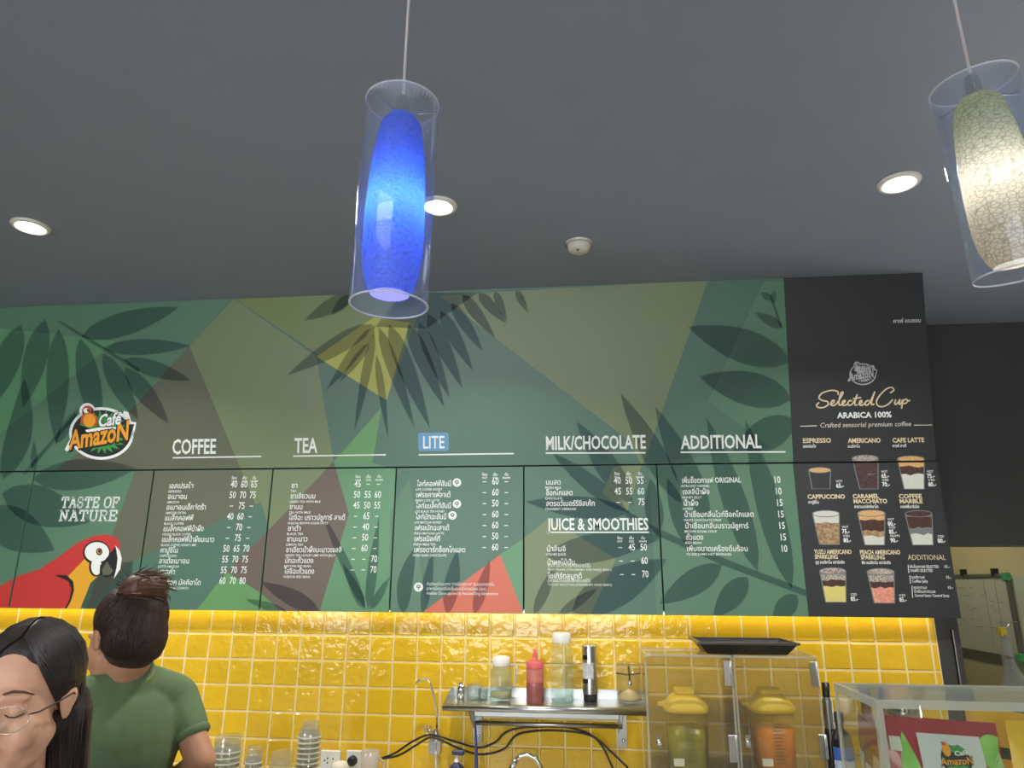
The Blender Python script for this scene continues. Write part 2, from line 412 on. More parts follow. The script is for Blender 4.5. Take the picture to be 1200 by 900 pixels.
# ---- facets: (material, pixel polygon), painted in order
G = {k: mat('print_'+k, c, .42) for k, c in dict(
    teal=(78, 114, 96), green=(94, 144, 104), lgreen=(98, 150, 92), olive=(116, 132, 94), oliveg=(98, 102, 82), brown=(104, 90, 78),
    yellow=(176, 176, 66), yolive=(112, 130, 74), orange=(206, 104, 76), mgreen=(88, 126, 100), red=(196, 58, 52), amber=(226, 166, 44),
    white=(236, 240, 234), ink=(30, 32, 32), blue=(94, 150, 190), dteal=(58, 88, 78)).items()}
GK = list(G); GM = [G[k] for k in GK]; GI = {k: i for i, k in enumerate(GK)}
FACETS = [
    ('mgreen', [(-40, 330), (275, 345), (222, 405), (160, 474), (60, 556), (-40, 640)]),
    ('green', [(-40, 380), (136, 400), (-40, 540)]),
    ('oliveg', [(222, 405), (283, 552), (313, 623), (230, 716), (100, 716), (40, 716), (-20, 660), (60, 556), (160, 474)]),
    ('mgreen', [(-40, 553), (158, 552), (100, 716), (-40, 716)]),
    ('olive', [(274, 350), (371, 418), (391, 541), (313, 623), (283, 552), (222, 405)]),
    ('teal', [(306, 588), (317, 626), (264, 671), (230, 718), (100, 718), (155, 658)]),
    ('yolive', [(274, 349), (500, 342), (453, 469)]),
    ('yellow', [(371, 418), (453, 469), (480, 378), (438, 372), (420, 384)]),
    ('brown', [(391, 541), (409, 602), (374, 718), (330, 718), (304, 694), (266, 670), (313, 623)]),
    ('lgreen', [(266, 670), (304, 694), (332, 718), (228, 718)]),
    ('lgreen', [(447, 478), (391, 541), (403, 582), (436, 545)]),
    ('green', [(391, 541), (409, 602), (374, 718), (457, 718), (463, 550), (432, 541)]),
    ('mgreen', [(457, 600), (480, 560), (500, 718), (456, 718)]),
    ('olive', [(515, 346), (830, 328), (765, 512), (752, 546), (738, 517)]),
    ('orange', [(586, 650), (614, 720), (492, 720)]),
    ('green', [(614, 631), (586, 650), (614, 720)]),
    ('olive', [(613, 632), (643, 607), (722, 655), (692, 720), (613, 720)]),
    ('olive', [(720, 545), (752, 545), (735, 600), (706, 578)]),
    ('mgreen', [(760, 543), (940, 520), (955, 725), (770, 725)]),
    ('mgreen', [(926, 420), (918, 330), (895, 330), (830, 470), (930, 545)]),
]
LEAVES = [leaf(25, 380, -12, 480, 30), leaf(53, 374, 27, 478, 28), leaf(69, 385, 66, 522, 27), leaf(94, 396, 118, 512, 27), leaf(121, 414, 162, 492, 23),
    leaf(146, 430, 198, 496, 22), leaf(145, 421, 224, 446, 19), leaf(121, 408, 224, 405, 19), leaf(95, 395, 210, 360, 28),
    leaf(4, 562, 29, 443, 30, bend=.06), leaf(38, 562, 160, 549, 36), leaf(2, 578, 105, 612, 46), leaf(-20, 600, 64, 645, 50), leaf(98, 718, 156, 658, 46),
    [(67, 377), (70, 375), (164, 432), (162, 436)], [(88, 484), (91, 487), (30, 557), (26, 555)], leaf(40, 556, 40, 516, 8), leaf(66, 520, 92, 478, 12),
    spike(437, 380, 336, 440, 22), spike(412, 346, 356, 376, 18), spike(410, 346, 388, 370, 12), spike(440, 381, 382, 458, 14), spike(433, 402, 398, 448, 10),
    spike(439, 388, 415, 507, 11), spike(441, 415, 455, 513, 9), spike(444, 383, 486, 502, 15), spike(456, 380, 504, 502, 20), spike(478, 380, 521, 478, 19),
    spike(491, 377, 527, 467, 16), spike(501, 367, 542, 455, 18), spike(516, 364, 554, 434, 16), spike(529, 355, 566, 412, 14), spike(542, 345, 580, 396, 14),
    spike(561, 343, 593, 379, 13), spike(580, 341, 594, 377, 10), spike(605, 340, 619, 367, 9), [(470, 345), (500, 343), (560, 343), (500, 385), (440, 383)],
    leaf(926, 424, 806, 383, 40), leaf(928, 468, 819, 441, 40), leaf(932, 492, 858, 530, 38),
    leaf(917, 384, 885, 366, 12), leaf(903, 352, 892, 342, 8), leaf(905, 356, 908, 340, 7), [(901, 345), (904, 345), (917, 383), (914, 384)],
    leaf(798, 590, 727, 461, 27), leaf(832, 612, 768, 477, 29), leaf(888, 670, 828, 489, 29), leaf(928, 690, 873, 491, 30), leaf(742, 592, 676, 494, 27), leaf(735, 600, 646, 530, 20),
    leaf(738, 600, 616, 588, 26), leaf(640, 652, 778, 628, 34), leaf(670, 717, 782, 655, 46), leaf(626, 720, 650, 664, 13), leaf(655, 720, 700, 690, 12),
    [(735, 598), (760, 614), (850, 655), (952, 694), (952, 702), (848, 663), (758, 622), (733, 604)],
    leaf(846, 662, 772, 708, 30), leaf(876, 676, 836, 724, 28), leaf(934, 697, 905, 728, 24), leaf(770, 627, 762, 560, 22), leaf(810, 642, 782, 560, 22),
    leaf(472, 720, 487, 640, 18, bend=-.05), leaf(495, 720, 507, 646, 12), leaf(524, 720, 536, 644, 18), leaf(556, 720, 574, 656, 14),
    spike(429, 714, 376, 598, 12), spike(427, 714, 402, 660, 12), spike(431, 714, 444, 606, 12), spike(434, 714, 457, 676, 10), leaf(374, 716, 306, 682, 20), leaf(338, 718, 287, 702, 10)]
INK = ink('leaf_ink', (.70, .71, .77))
def board(name, pl, u0, u1, v0, v1, label, cat='menu board', base='panel', thick=.018, art=True):
    """one panel with its printed art; the thing's origin is the panel's lower middle"""
    e = empty(name, pl.p3((u0+u1)/2, v0, -thick), label, cat)
    P = [pl.p3(u0, v0), pl.p3(u1, v0), pl.p3(u1, v1), pl.p3(u0, v1)]
    build(MB().prism(P, -pl.n*thick), 'panel', M[base], e)
    A = Art(pl, (u0+.001, u1-.001, v0+.001, v1-.001)); e_mb = MB()
    if art:
        for i, (k, p) in enumerate(FACETS): A.poly(e_mb, p, .0002+.00002*i, GI[k])
        if e_mb.v: build(e_mb, 'printed_facets', GM, e)
        l_mb = MB()
        for i, p in enumerate(LEAVES): A.poly(l_mb, p, .00062+.00009*(i % 6))
        if l_mb.v: build(l_mb, 'printed_leaves', INK, e)
    return e, A
EDGE = [x*.9905 for x in (-2.536, -1.95, -1.388, -.826, -.268, .292, .848, 1.404)]
G2 = .003; VB = BOTZ-MIDZ
# dark carrier behind the boards: rails seen through the joints
rail = MB()
for z in (1.53, 1.80, 2.05): rail.box((-3.1, -.038, z), (1.36, .012, z+.04))
build(rail, 'mounting_rail', M['gap'], back)
# light strip tucked under the boards
ls = empty('light_strip', (-.9, -.030, BOTZ), 'slim light strip tucked under the lower edge of the menu boards', 'light strip')
build(MB().box((-3.1, -.038, BOTZ+.006), (1.30, -.022, BOTZ+.014)), 'channel', M['steel'], ls)
build(MB().box((-3.1, -.037, BOTZ+.002), (1.30, -.023, BOTZ+.006)), 'diffuser', glow('strip_glow', (255, 232, 190), STRIP), ls)
hd, AH = board('header_sign', PU, -3.13, EDGE[6]-.0005, GAPZ/2, UH-.001, 'wide green leaf-printed header panel leaning out above the menu boards', 'sign', thick=.03)
hb, AHB = board('header_sign', PU, EDGE[6]+.0005, EDGE[7], GAPZ/2, UH-.001, 'black header panel with gold handwritten lettering at the right end', 'sign', 'board_black', .03, False)
specs = [(-3.12, EDGE[0], 'green leaf-printed board cut off by the left edge of the photo'),
         (EDGE[0], EDGE[1], 'green board with a red macaw and the words taste of nature'),
         (EDGE[1], EDGE[2], 'green menu board listing coffee drinks, below the coffee heading'),
         (EDGE[2], EDGE[3], 'green menu board listing tea drinks, with a brown facet'),
         (EDGE[3], EDGE[4], 'green menu board listing lite drinks, with an orange triangle'),
         (EDGE[4], EDGE[5], 'green menu board listing milk drinks, juice and smoothies'),
         (EDGE[5], EDGE[6], 'green menu board listing additional extras priced ten and fifteen')]
B = [board('menu_board', PL, a+G2, b-G2, VB, -GAPZ/2, lb) for a, b, lb in specs]
kb, AK = board('menu_board', PL, EDGE[6]-G2+.001, EDGE[7], VB, -GAPZ/2, 'black menu board with pictures of eight drinks', 'menu board', 'board_black', .018, False)
PW = M['print_white']
# ---- headings on the header
for s_, x0, x1, yb, cap, rule in (('COFFEE', 202, 253, 532, 17, (203, 306, 536.5)), ('TEA', 345, 372, 530.5, 17, (344, 452, 534.5)),
                                 ('MILK/CHOCOLATE', 640, 757, 527, 15.5, (640, 756, 531)), ('ADDITIONAL', 798, 892.5, 526, 15.5, (798, 920, 530))):
    t = MB(); AH.text(t, s_, x0, yb, x1, cap, .022); build(t, 'heading', PW, hd)
    t = MB(); AH.line(t, [(rule[0], rule[2]), (rule[1], rule[2]-(1.6 if rule[0] < 500 else .4))], 1.6); build(t, 'heading_rule', PW, hd)
t = MB(); x0, y0, x1, y1 = 490, 507, 526, 528.5
AH.poly(t, [(x0+2, y0+.2), (x1-2, y0-.2), (x1, y0+2), (x1, y1-2), (x1-2, y1), (x0+2, y1+.3), (x0, y1-2), (x0, y0+2)], .0011); build(t, 'heading_badge', G['blue'], hd)
t = MB(); AH.text(t, 'LITE', 496, 525.5, 521, 14.5, .012, h=.0016); build(t, 'heading', PW, hd)
t = MB(); AH.line(t, [(491, 533), (602, 531.5)], 1.6); build(t, 'heading_rule', PW, hd)
# ---- round logo
def logo(A, parent, fx, fy, s, mono=False, hbase=.0012):
    """fx, fy: pixel of the badge's left/top, s: pixels per drawing unit (drawing is 1000 wide)"""
    T_ = lambda p: [(fx+x*s, fy+y*s) for x, y in p]
    pal = [mat('logo_white', (236, 240, 238), .5), mat('logo_dark', (34, 44, 40), .5), mat('logo_green', (66, 150, 76), .5), mat('logo_orange', (236, 160, 44), .5), mat('logo_red', (190, 76, 40), .5)]
    if mono: pal = [mat('logo_mono', (190, 192, 192), .5), M['board_black'], mat('logo_mono', (190, 192, 192), .5), mat('logo_mono', (190, 192, 192), .5), mat('logo_mono2', (140, 142, 142), .5)]
    P = lambda mb, poly, k, mi: A.poly(mb, T_(poly), hbase+.00006*k, mi, False)
    m = MB()
    P(m, ell(590, 480, 378, 308, 40), 0, 0); P(m, ell(425, 215, 92, 92), 0, 0); P(m, [(330, 260), (250, 400), (225, 540), (160, 670), (185, 690), (280, 640), (420, 600), (500, 240)], 0, 0)
    P(m, [(850, 215), (905, 230), (940, 340), (1000, 350), (985, 440), (925, 580), (800, 620)], 0, 0)
    P(m, ell(590, 480, 345, 275, 40), 1, 1); P(m, [(280, 420), (205, 620), (260, 620), (420, 560), (450, 300)], 1, 1); P(m, [(850, 400), (930, 370), (975, 372), (920, 560), (860, 560)], 1, 1); P(m, ell(430, 220, 66, 66), 1, 1)
    rr = random.Random(1)
    for i, a in enumerate(range(200, 345, 16)): P(m, leaf(600, 420, 600+300*math.cos(R(a)), 455+250*math.sin(R(a)), 50), 2, 2)
    for i, a in enumerate(range(15, 170, 17)): P(m, leaf(600, 560, 600+300*math.cos(R(a)), 480+240*math.sin(R(a)), 52), 2, 2)
    P(m, [(400, 440), (560, 410), (820, 400), (800, 430), (420, 465)], 3, 0)
    P(m, leaf(360, 380, 400, 230, 60), 3, 4); P(m, leaf(520, 400, 490, 230, 80), 3, 4); P(m, ell(450, 325, 72, 82), 4, 3); P(m, ell(425, 205, 52, 52), 5, 4); P(m, ell(415, 212, 34, 30), 6, 0); P(m, leaf(425, 190, 455, 235, 26), 7, 1)
    build(m, 'badge', pal, parent)
    for bold, k, mi, yo in ((.09, 8, 1, 6), (.028, 11, 3, 0)):
        t = MB(); A.text(t, 'AmazoN', fx+205*s, fy+(668+yo)*s, fx+905*s, 215*s, bold, hbase+.00006*k, 0, .18, R(8.5)); build(t, 'badge_name', pal[mi], parent)
    for bold, k, mi in ((.07, 9, 1), (.03, 12, 0)):
        t = MB(); A.text(t, 'Café', fx+550*s, fy+405*s, fx+815*s, 140*s, bold, hbase+.00006*k, 0, .25, R(7)); build(t, 'badge_name', pal[mi], parent)
logo(AH, hd, 60, 460, .1)
logo(AHB, hb, 986.5, 418.6, .0415, True)
# ---- menu lines
def menu(idx, rows, cols, xpr, heads=None):
    e, A = B[idx]
    for th, en, prices, x0, yb, x1, ex1, pxs, py in rows:
        t = MB(); A.text(t, th, x0, yb, x1, 5.4, .012, vcap=.62); build(t, 'thai_name', PW, e)
        if en: t = MB(); A.text(t, en, x0-1, yb+5.0, ex1, 2.7, .01); build(t, 'english_name', PW, e)
        for s_, px in zip(prices, pxs):
            t = MB(); A.text(t, s_ if s_ != '-' else '–', px, py if s_ != '-' else py-.4, None, 8.0, .010, em=.72, center=True); build(t, 'price', PW, e)
    for hx, hy in heads or []:
        for x, (a, b_) in zip(hx, (('ร้อน', 'HOT'), ('เย็น', 'ICED'), ('ปั่น', 'FRAPPE'))):
            t = MB(); A.text(t, a, x, hy, None, 3.0, .02, center=True, em=.9); A.text(t, b_, x, hy+3.6, None, 2.2, .02, center=True, em=.9)
            build(t, 'column_heading', PW, e)
def rows(data, y0, dy, x0a, xslope, pr0, prslope, k=.93, pdy=-1.0):
    out = []
    for i, (th, en, w_, ew, pr) in enumerate(data):
        y = y0+dy*i; xx = x0a+xslope*i
        out.append((th, en, pr, xx, y, xx+w_, xx+ew, [p+prslope*i for p in pr0], y+pdy))
    return out
menu(2, rows([('เอสเปรสโซ', 'ESPRESSO', 28, 14, ('40', '60', '65')), ('อเมซอน', 'AMAZON', 22, 13, ('50', '70', '75')), ('อเมซอนเอ็กซ์ตร้า', 'AMAZON EXTRA', 46, 23, ('-', '75', '-')),
    ('แบล็กคอฟฟี่', 'BLACK COFFEE', 33, 22, ('40', '60', '-')), ('แบล็กคอฟฟี่น้ำผึ้ง', 'HONEY BLACK COFFEE', 47, 32, ('-', '70', '-')), ('แบล็กคอฟฟี่น้ำผึ้งมะนาว', 'BLACK COFFEE HONEY LIME', 61, 40, ('-', '75', '-')),
    ('คาปูชิโน', 'CAPPUCCINO', 20, 19, ('50', '65', '70')), ('ลาเต้อเมซอน', 'LATTE AMAZON', 35, 23, ('55', '70', '75')), ('มอคค่า', 'MOCHA', 20, 12, ('55', '70', '75')), ('ไวท์ ช็อก มัคคิอาโต', 'WHITE CHOC MACCHIATO', 52, 38, ('60', '70', '80'))],
    572.3, 12.55, 198.5, -1.72, (274, 286, 297.5), -1.5), 3, None, [((274.5, 286.5, 298), 561.5)])
menu(3, rows([('ชา', 'TEA', 7, 6, ('45', '-', '-')), ('ชาเขียวนม', 'GREEN TEA WITH MILK', 29, 36, ('50', '55', '60')), ('ชานม', 'TEA WITH MILK', 15, 25, ('45', '50', '55')), ('โฮจิฉะ บราวน์ชูการ์ ลาเต้', 'HOJICHA BROWN SUGAR LATTE', 66, 46, ('-', '65', '-')),
    ('ชาดำ', 'BLACK TEA', 15, 18, ('-', '40', '-')), ('ชามะนาว', 'LEMON TEA', 24, 19, ('-', '50', '-')), ('ชาเขียวน้ำผึ้งมะนาวเจลลี่', 'GREEN TEA HONEY LIME WITH JELLY', 65, 58, ('-', '60', '-')),
    ('มัทฉะถั่วแดง', 'MATCHA RED BEAN', 33, 30, ('-', '-', '70')), ('โฮจิฉะถั่วแดง', 'HOJICHA RED BEAN', 35, 30, ('-', '-', '70'))], 571.8, 12.55, 341.5, -1.05, (419, 431.5, 443.5), -.75), 3, None, [((419.5, 432, 444.5), 560)])
menu(4, rows([('ไลท์คอฟฟี่ฮันนี่', 'LITE COFFEE HONEY', 40, 30, ('-', '60', '-')), ('เฟรชคาเฟ่ลาเต้', 'FRESH CAFE LATTE', 40, 27, ('-', '60', '-')), ('ไลท์แบล็คทีฮันนี่', 'LITE BLACK TEA HONEY', 41, 34, ('-', '50', '-')), ('ไลท์มัทฉะฮันนี่', 'LITE MATCHA HONEY', 36, 31, ('-', '60', '-')),
    ('เฟรชมัทฉะลาเต้', 'FRESH MATCHA LATTE', 40, 34, ('-', '60', '-')), ('เฟรชมิลค์ที', 'FRESH MILK TEA', 30, 25, ('-', '50', '-')), ('เฟรชดาร์กช็อกโกแลต', 'FRESH DARK CHOCOLATE', 60, 38, ('-', '60', '-'))],
    570, 12.85, 488.5, -.55, (567.8, 580.5, 593.5), -.05, pdy=-2.2), 3, None, [((568, 580.5, 593.5), 557.5)])
menu(5, rows([('นมสด', 'FRESH MILK', 17, 18, ('40', '50', '55')), ('ช็อกโกแลต', 'CHOCOLATE', 31, 19, ('45', '55', '60')), ('สตรอว์เบอร์รีชีสเค้ก', 'STRAWBERRY CHEESECAKE', 57, 35, ('-', '-', '75'))],
    568, 12.5, 640, 0, (723.5, 737, 750.5), .6, pdy=-1) + rows([('น้ำลิ้นจี่', 'LYCHEE JUICE', 22, 22, ('-', '45', '50')), ('น้ำผลไม้ปั่น', '', 32, 0, ('-', '-', '60')), ('โยเกิร์ตสมูทตี้', '', 40, 0, ('-', '-', '70'))], 646, 15.8, 641, .5, (727, 740.5, 754.5), .9, pdy=-1),
    3, None, [((723, 736.5, 750), 556.5), ((726.5, 740, 753.5), 632)])
e5, A5 = B[5]
for y, th, en in ((666.5, '(กล้วย/กีวี/มิกซ์เบอร์รี่)', 'FRUIT FRAPPE (STRAWBERRY KIWI MIXED BERRY)'), (684, '(สตรอว์เบอร์รี่/มิกซ์เบอร์รี่)', 'YOGURT SMOOTHIES (STRAWBERRY MIXED BERRY)')):
    t = MB(); A5.text(t, th, 642, y-2, 692, 3.6, .0, vcap=.62); build(t, 'thai_name', PW, e5); t = MB(); A5.text(t, en, 642, y+2.3, 717, 2.6, .0); build(t, 'english_name', PW, e5)
t = MB(); A5.text(t, 'JUICE & SMOOTHIES', 641, 621, 760, 13.5, .022); build(t, 'heading', PW, e5)
t = MB(); A5.line(t, [(641, 623.8), (760, 623.8)], 1.5); build(t, 'heading_rule', PW, e5)
menu(6, [(th, en, (p,), 799.5+.95*i, 566+13.3*i, 799.5+.95*i+w_, 799.5+.95*i+ew, (911.5+1.35*i,), 566+13.45*i) for i, (th, en, w_, ew, p) in enumerate((
    ('เพิ่มช็อตกาแฟ ORIGINAL', 'EXTRA SHOT ORIGINAL', 69, 32, '10'), ('เจลลี่น้ำผึ้ง', 'HONEY JELLY', 31, 22, '10'), ('น้ำผึ้ง', 'HONEY', 17, 11, '15'), ('น้ำเชื่อมกลิ่นไวท์ช็อกโกแลต', 'WHITE CHOCOLATE SYRUP', 81, 43, '15'),
    ('น้ำเชื่อมกลิ่นบราวน์ชูการ์', 'BROWN SUGAR SYRUP', 74, 37, '15'), ('ถั่วแดง', 'RED BEAN', 20, 18, '15'), ('เพิ่มขนาดเครื่องดื่มร้อน', 'TO SIZE JUMBO HOT BEVERAGES', 71, 52, '10')))], 1, None)
# round health marks beside three of the lite drinks and at the foot note
e4, A4 = B[4]
for x, y, r in ((535.5, 565.5, 5), (535.5, 590.5, 5), (530.3, 604, 5), (490.5, 688, 5.4)):
    t = MB(); A4.poly(t, ell(x, y, r, r), .0012, 0); A4.poly(t, ell(x, y-.8, 2.4, 2.1, 12), .0014, 1); A4.line(t, [(x, y), (x, y+3.2)], .8, .0014, 1); A4.poly(t, ell(x, y-.9, 1.2, 1.0, 10), .0016, 0)
    build(t, 'health_mark', [PW, G['dteal']], e4)
for i, s_ in enumerate(('สัญลักษณ์โภชนาการ "ทางเลือกสุขภาพ" รับรองจากสถาบัน', 'อาหารไทยเครื่องดื่มและน้ำตาลน้อย (อย.)', 'Healthier Choice approved by Food and Drug Administration')):
    t = MB(); A4.text(t, s_, 500, 686+5.4*i, (579, 570, 584)[i], 3.4, .0, vcap=.66); build(t, 'foot_note', PW, e4)
# ---- macaw board
e1, A1 = B[1]
z1 = lambda pts: [(x/3.216, 440+y/3.216) for x, y in pts]
slab = dict(
    T=[((0, .5), (0, .7)), ((0, .7), (.6, .7)), ((.6, .7), (.6, .5)), ((.3, .7), (.3, 0)), ((.17, 0), (.43, 0))],
    A=[((.06, 0), (.33, .7)), ((.33, .7), (.6, 0)), ((.17, .25), (.5, .25)), ((-.02, 0), (.18, 0)), ((.48, 0), (.68, 0)), ((.2, .7), (.36, .7))],
    S=[((.5, .52), (.5, .62)), ((.5, .62), (.4, .7)), ((.4, .7), (.16, .7)), ((.16, .7), (.06, .6)), ((.06, .6), (.06, .46)), ((.06, .46), (.16, .37)), ((.16, .37), (.42, .33)), ((.42, .33), (.52, .24)), ((.52, .24), (.52, .1)), ((.52, .1), (.42, 0)), ((.42, 0), (.16, 0)), ((.16, 0), (.06, .08)), ((.06, .08), (.06, .2))],
    E=[((.1, 0), (.1, .7)), ((0, .7), (.55, .7)), ((.55, .7), (.55, .52)), ((.1, .36), (.4, .36)), ((.4, .28), (.4, .44)), ((0, 0), (.57, 0)), ((.57, 0), (.57, .19))],
    O=[((.2, 0), (.05, .15)), ((.05, .15), (.05, .55)), ((.05, .55), (.2, .7)), ((.2, .7), (.45, .7)), ((.45, .7), (.6, .55)), ((.6, .55), (.6, .15)), ((.6, .15), (.45, 0)), ((.45, 0), (.2, 0))],
    F=[((.1, 0), (.1, .7)), ((0, .7), (.55, .7)), ((.55, .7), (.55, .52)), ((.1, .36), (.4, .36)), ((.4, .28), (.4, .44)), ((0, 0), (.24, 0))],
    N=[((.1, 0), (.1, .7)), ((.1, .7), (.52, 0)), ((.52, 0), (.52, .7)), ((0, 0), (.22, 0)), ((.42, .7), (.64, .7)), ((0, .7), (.14, .7))],
    U=[((.1, .7), (.1, .14)), ((.1, .14), (.22, 0)), ((.22, 0), (.42, 0)), ((.42, 0), (.54, .14)), ((.54, .14), (.54, .7)), ((0, .7), (.22, .7)), ((.42, .7), (.64, .7))],
    R=[((.1, 0), (.1, .7)), ((0, .7), (.42, .7)), ((.42, .7), (.54, .6)), ((.54, .6), (.54, .46)), ((.54, .46), (.42, .36)), ((.42, .36), (.1, .36)), ((.34, .36), (.54, 0)), ((0, 0), (.22, 0)), ((.5, 0), (.64, 0))])
def slab_text(mb, A, s_, x0, yb, x1, cap, sh=.16, wpx=2.1):
    adv = .72; n = sum(.4 if ch == ' ' else adv for ch in s_); k = (x1-x0)/n; cx = 0
    for ch in s_:
        if ch == ' ': cx += .4; continue
        for a, b_ in slab[ch]:
            f_ = lambda p: (x0+(cx+p[0]*.92)*k + sh*p[1]/.7*cap, yb-p[1]/.7*cap)
            A.line(mb, [f_(a), f_(b_)], wpx)
        cx += adv
for s_, x0, yb, x1 in (('TASTE', 72, 594.5, 117.5), ('OF', 121.5, 594.5, 141), ('NATURE', 69.5, 610, 139)):
    t = MB(); slab_text(t, A1, s_, x0, yb, x1, 11.5); build(t, 'slogan', PW, e1)
macaw_layers = [('red', [(-60, 830), (0, 795), (70, 755), (150, 730), (220, 685), (290, 632), (350, 606), (400, 599), (440, 610), (456, 640), (445, 668), (380, 700), (318, 740), (285, 800), (250, 890), (-60, 890)]),
    ('amber', [(322, 690), (290, 722), (258, 756), (280, 792), (270, 845), (246, 890), (298, 890), (322, 832), (342, 782), (375, 752), (372, 700)]),
    ('ink', [(205, 752), (250, 752), (276, 775), (280, 810), (268, 850), (246, 890), (238, 890), (262, 845), (270, 805), (258, 775)]),
    ('ink', ell(365, 668, 52, 46)), ('ink', ell(362, 722, 26, 36)), ('white', ell(366, 666, 46, 38)), ('white', ell(364, 720, 20, 32)),
    ('ink', ell(375, 664, 12, 14, 16)), ('amber', ell(375, 663, 8, 9, 12)), ('ink', ell(376, 662, 6, 7, 12)),
    ('ink', [(436, 645), (404, 686), (378, 716), (376, 748), (402, 762), (430, 752), (448, 715), (452, 680)]),
    ('oliveg', [(405, 700), (385, 730), (388, 752), (415, 752), (428, 735), (415, 720)]),
    ('white', [(436, 640), (452, 660), (460, 690), (454, 730), (430, 766), (440, 725), (444, 690), (440, 662)])]
for AA, ee, nm_ in ((A1, e1, 'printed_macaw'), (B[0][1], B[0][0], 'printed_macaw_tail')):
    t = MB()
    for i, (k, p) in enumerate(macaw_layers): AA.poly(t, z1(p), .0011+.00005*i, GI[k])
    if t.v: build(t, nm_, GM, ee)
# ---- black panel: script, titles, drinks
def stroke(A, parent, name, segs, org, sc, wpx, m):
    t = MB()
    for sg in segs:
        P = [Vector(p) for p in sg]; out = []
        for i in range(len(P)-1):
            p0, p1, p2, p3 = P[max(i-1, 0)], P[i], P[i+1], P[min(i+2, len(P)-1)]
            for k in range(4):
                u = k/4; out.append(.5*((2*p1)+(p2-p0)*u+(2*p0-5*p1+4*p2-p3)*u*u+(3*p1-p0-3*p2+p3)*u**3))
        out.append(P[-1]); A.line(t, [(org[0]+p.x/sc, org[1]+p.y/sc) for p in out], wpx)
    build(t, name, m, parent)
script = [[(335, 402), (330, 378), (280, 370), (215, 390), (190, 425), (215, 445), (255, 455), (258, 478), (225, 498), (185, 498), (172, 480), (190, 462)],
    [(275, 478), (300, 462), (305, 446), (290, 448), (280, 470), (292, 484), (318, 475), (350, 430), (372, 388), (358, 388), (342, 440), (342, 478), (360, 478), (380, 462), (388, 448), (374, 448), (364, 470), (378, 484), (400, 475)],
    [(438, 450), (422, 446), (408, 465), (416, 482), (440, 474), (462, 440), (478, 402), (462, 455), (462, 480), (480, 478)], [(448, 432), (505, 424)],
    [(492, 476), (512, 460), (512, 447), (500, 450), (494, 470), (506, 483), (528, 474), (548, 450), (566, 446), (548, 452), (538, 472), (550, 482), (572, 462), (600, 405), (610, 382), (588, 450), (588, 478), (606, 472)],
    [(728, 388), (754, 368), (740, 348), (700, 358), (650, 405), (624, 450), (634, 484), (670, 492), (712, 474), (745, 440)],
    [(768, 440), (760, 468), (772, 474), (792, 452), (800, 440), (794, 470), (806, 472), (824, 440), (812, 505)], [(822, 452), (844, 436), (858, 446), (846, 466), (828, 468)], [(856, 450), (876, 446)]]
stroke(AHB, hb, 'script_lettering', script, (930, 400), 6.43, 1.5, M['gold'])
t = MB(); AHB.text(t, 'ARABICA 100%', 981, 490, 1045, 6.5, .03); build(t, 'subtitle', PW, hb)
t = MB(); AHB.text(t, 'Crafted sensorial premium coffee', 961, 501, 1067.5, 5.5, .0, shear=.15); build(t, 'tagline', M['beige'], hb)
for q in ([(938, 499.5), (957, 499)], [(1071, 498.3), (1092, 498)]):
    t = MB(); AHB.line(t, q, .8); build(t, 'tagline_rule', M['beige'], hb)
t = MB(); AHB.text(t, 'คาเฟ่ อเมซอน', 1047, 378.5, 1079, 3.8, .01, vcap=.6); build(t, 'small_name', PW, hb)
for s_, th, x0, yb, x1, tw in (('ESPRESSO', 'เอสเปรสโซ', 941, 519, 974, 15), ('AMERICANO', 'อเมริกาโน', 993.5, 519, 1032, 14), ('CAFE LATTE', 'คาเฟ่ ลาเต้', 1046, 518.5, 1083, 16)):
    t = MB(); AHB.text(t, s_, x0, yb, x1, 5.2, .03); build(t, 'drink_name', M['gold'], hb)
    t = MB(); AHB.text(t, th, x0, yb+5.6, x0+tw, 3.0, .02, vcap=.62); build(t, 'drink_name_thai', PW, hb)
for lines_, th, x0, yb, wid, tw in ((('CAPPUCCINO',), 'คาปูชิโน', 946.5, 584.5, (44,), 12), (('CARAMEL', 'MACCHIATO'), 'คาราเมลมัคคิอาโต', 999.5, 584, (31, 39.5), 28), (('COFFEE', 'MARBLE'), 'คอฟฟี่มาร์เบิล', 1053.5, 584, (27, 27), 22),
        (('YUZU AMERICANO', 'SPARKLING'), 'ยูซุ อเมริกาโน สปาร์กลิง', 954, 649, (44, 27), 34), (('PEACH AMERICANO', 'SPARKLING'), 'พีช อเมริกาโน สปาร์กลิง', 1008, 649.5, (47, 28), 34)):
    t = MB()
    for i, (s_, wd) in enumerate(zip(lines_, wid)): AK.text(t, s_, x0+.9*i, yb+5.8*i, x0+.9*i+wd, 4.9, .03)
    build(t, 'drink_name', M['gold'], kb)
    t = MB(); n = len(lines_); AK.text(t, th, x0+.9*n, yb+5.8*(n-1)+5.6, x0+.9*n+tw, 3.0, .02, vcap=.62); build(t, 'drink_name_thai', PW, kb)
t = MB(); AK.text(t, 'ADDITIONAL', 1064, 656, 1108.5, 6, .0); build(t, 'drink_name', M['gold'], kb)
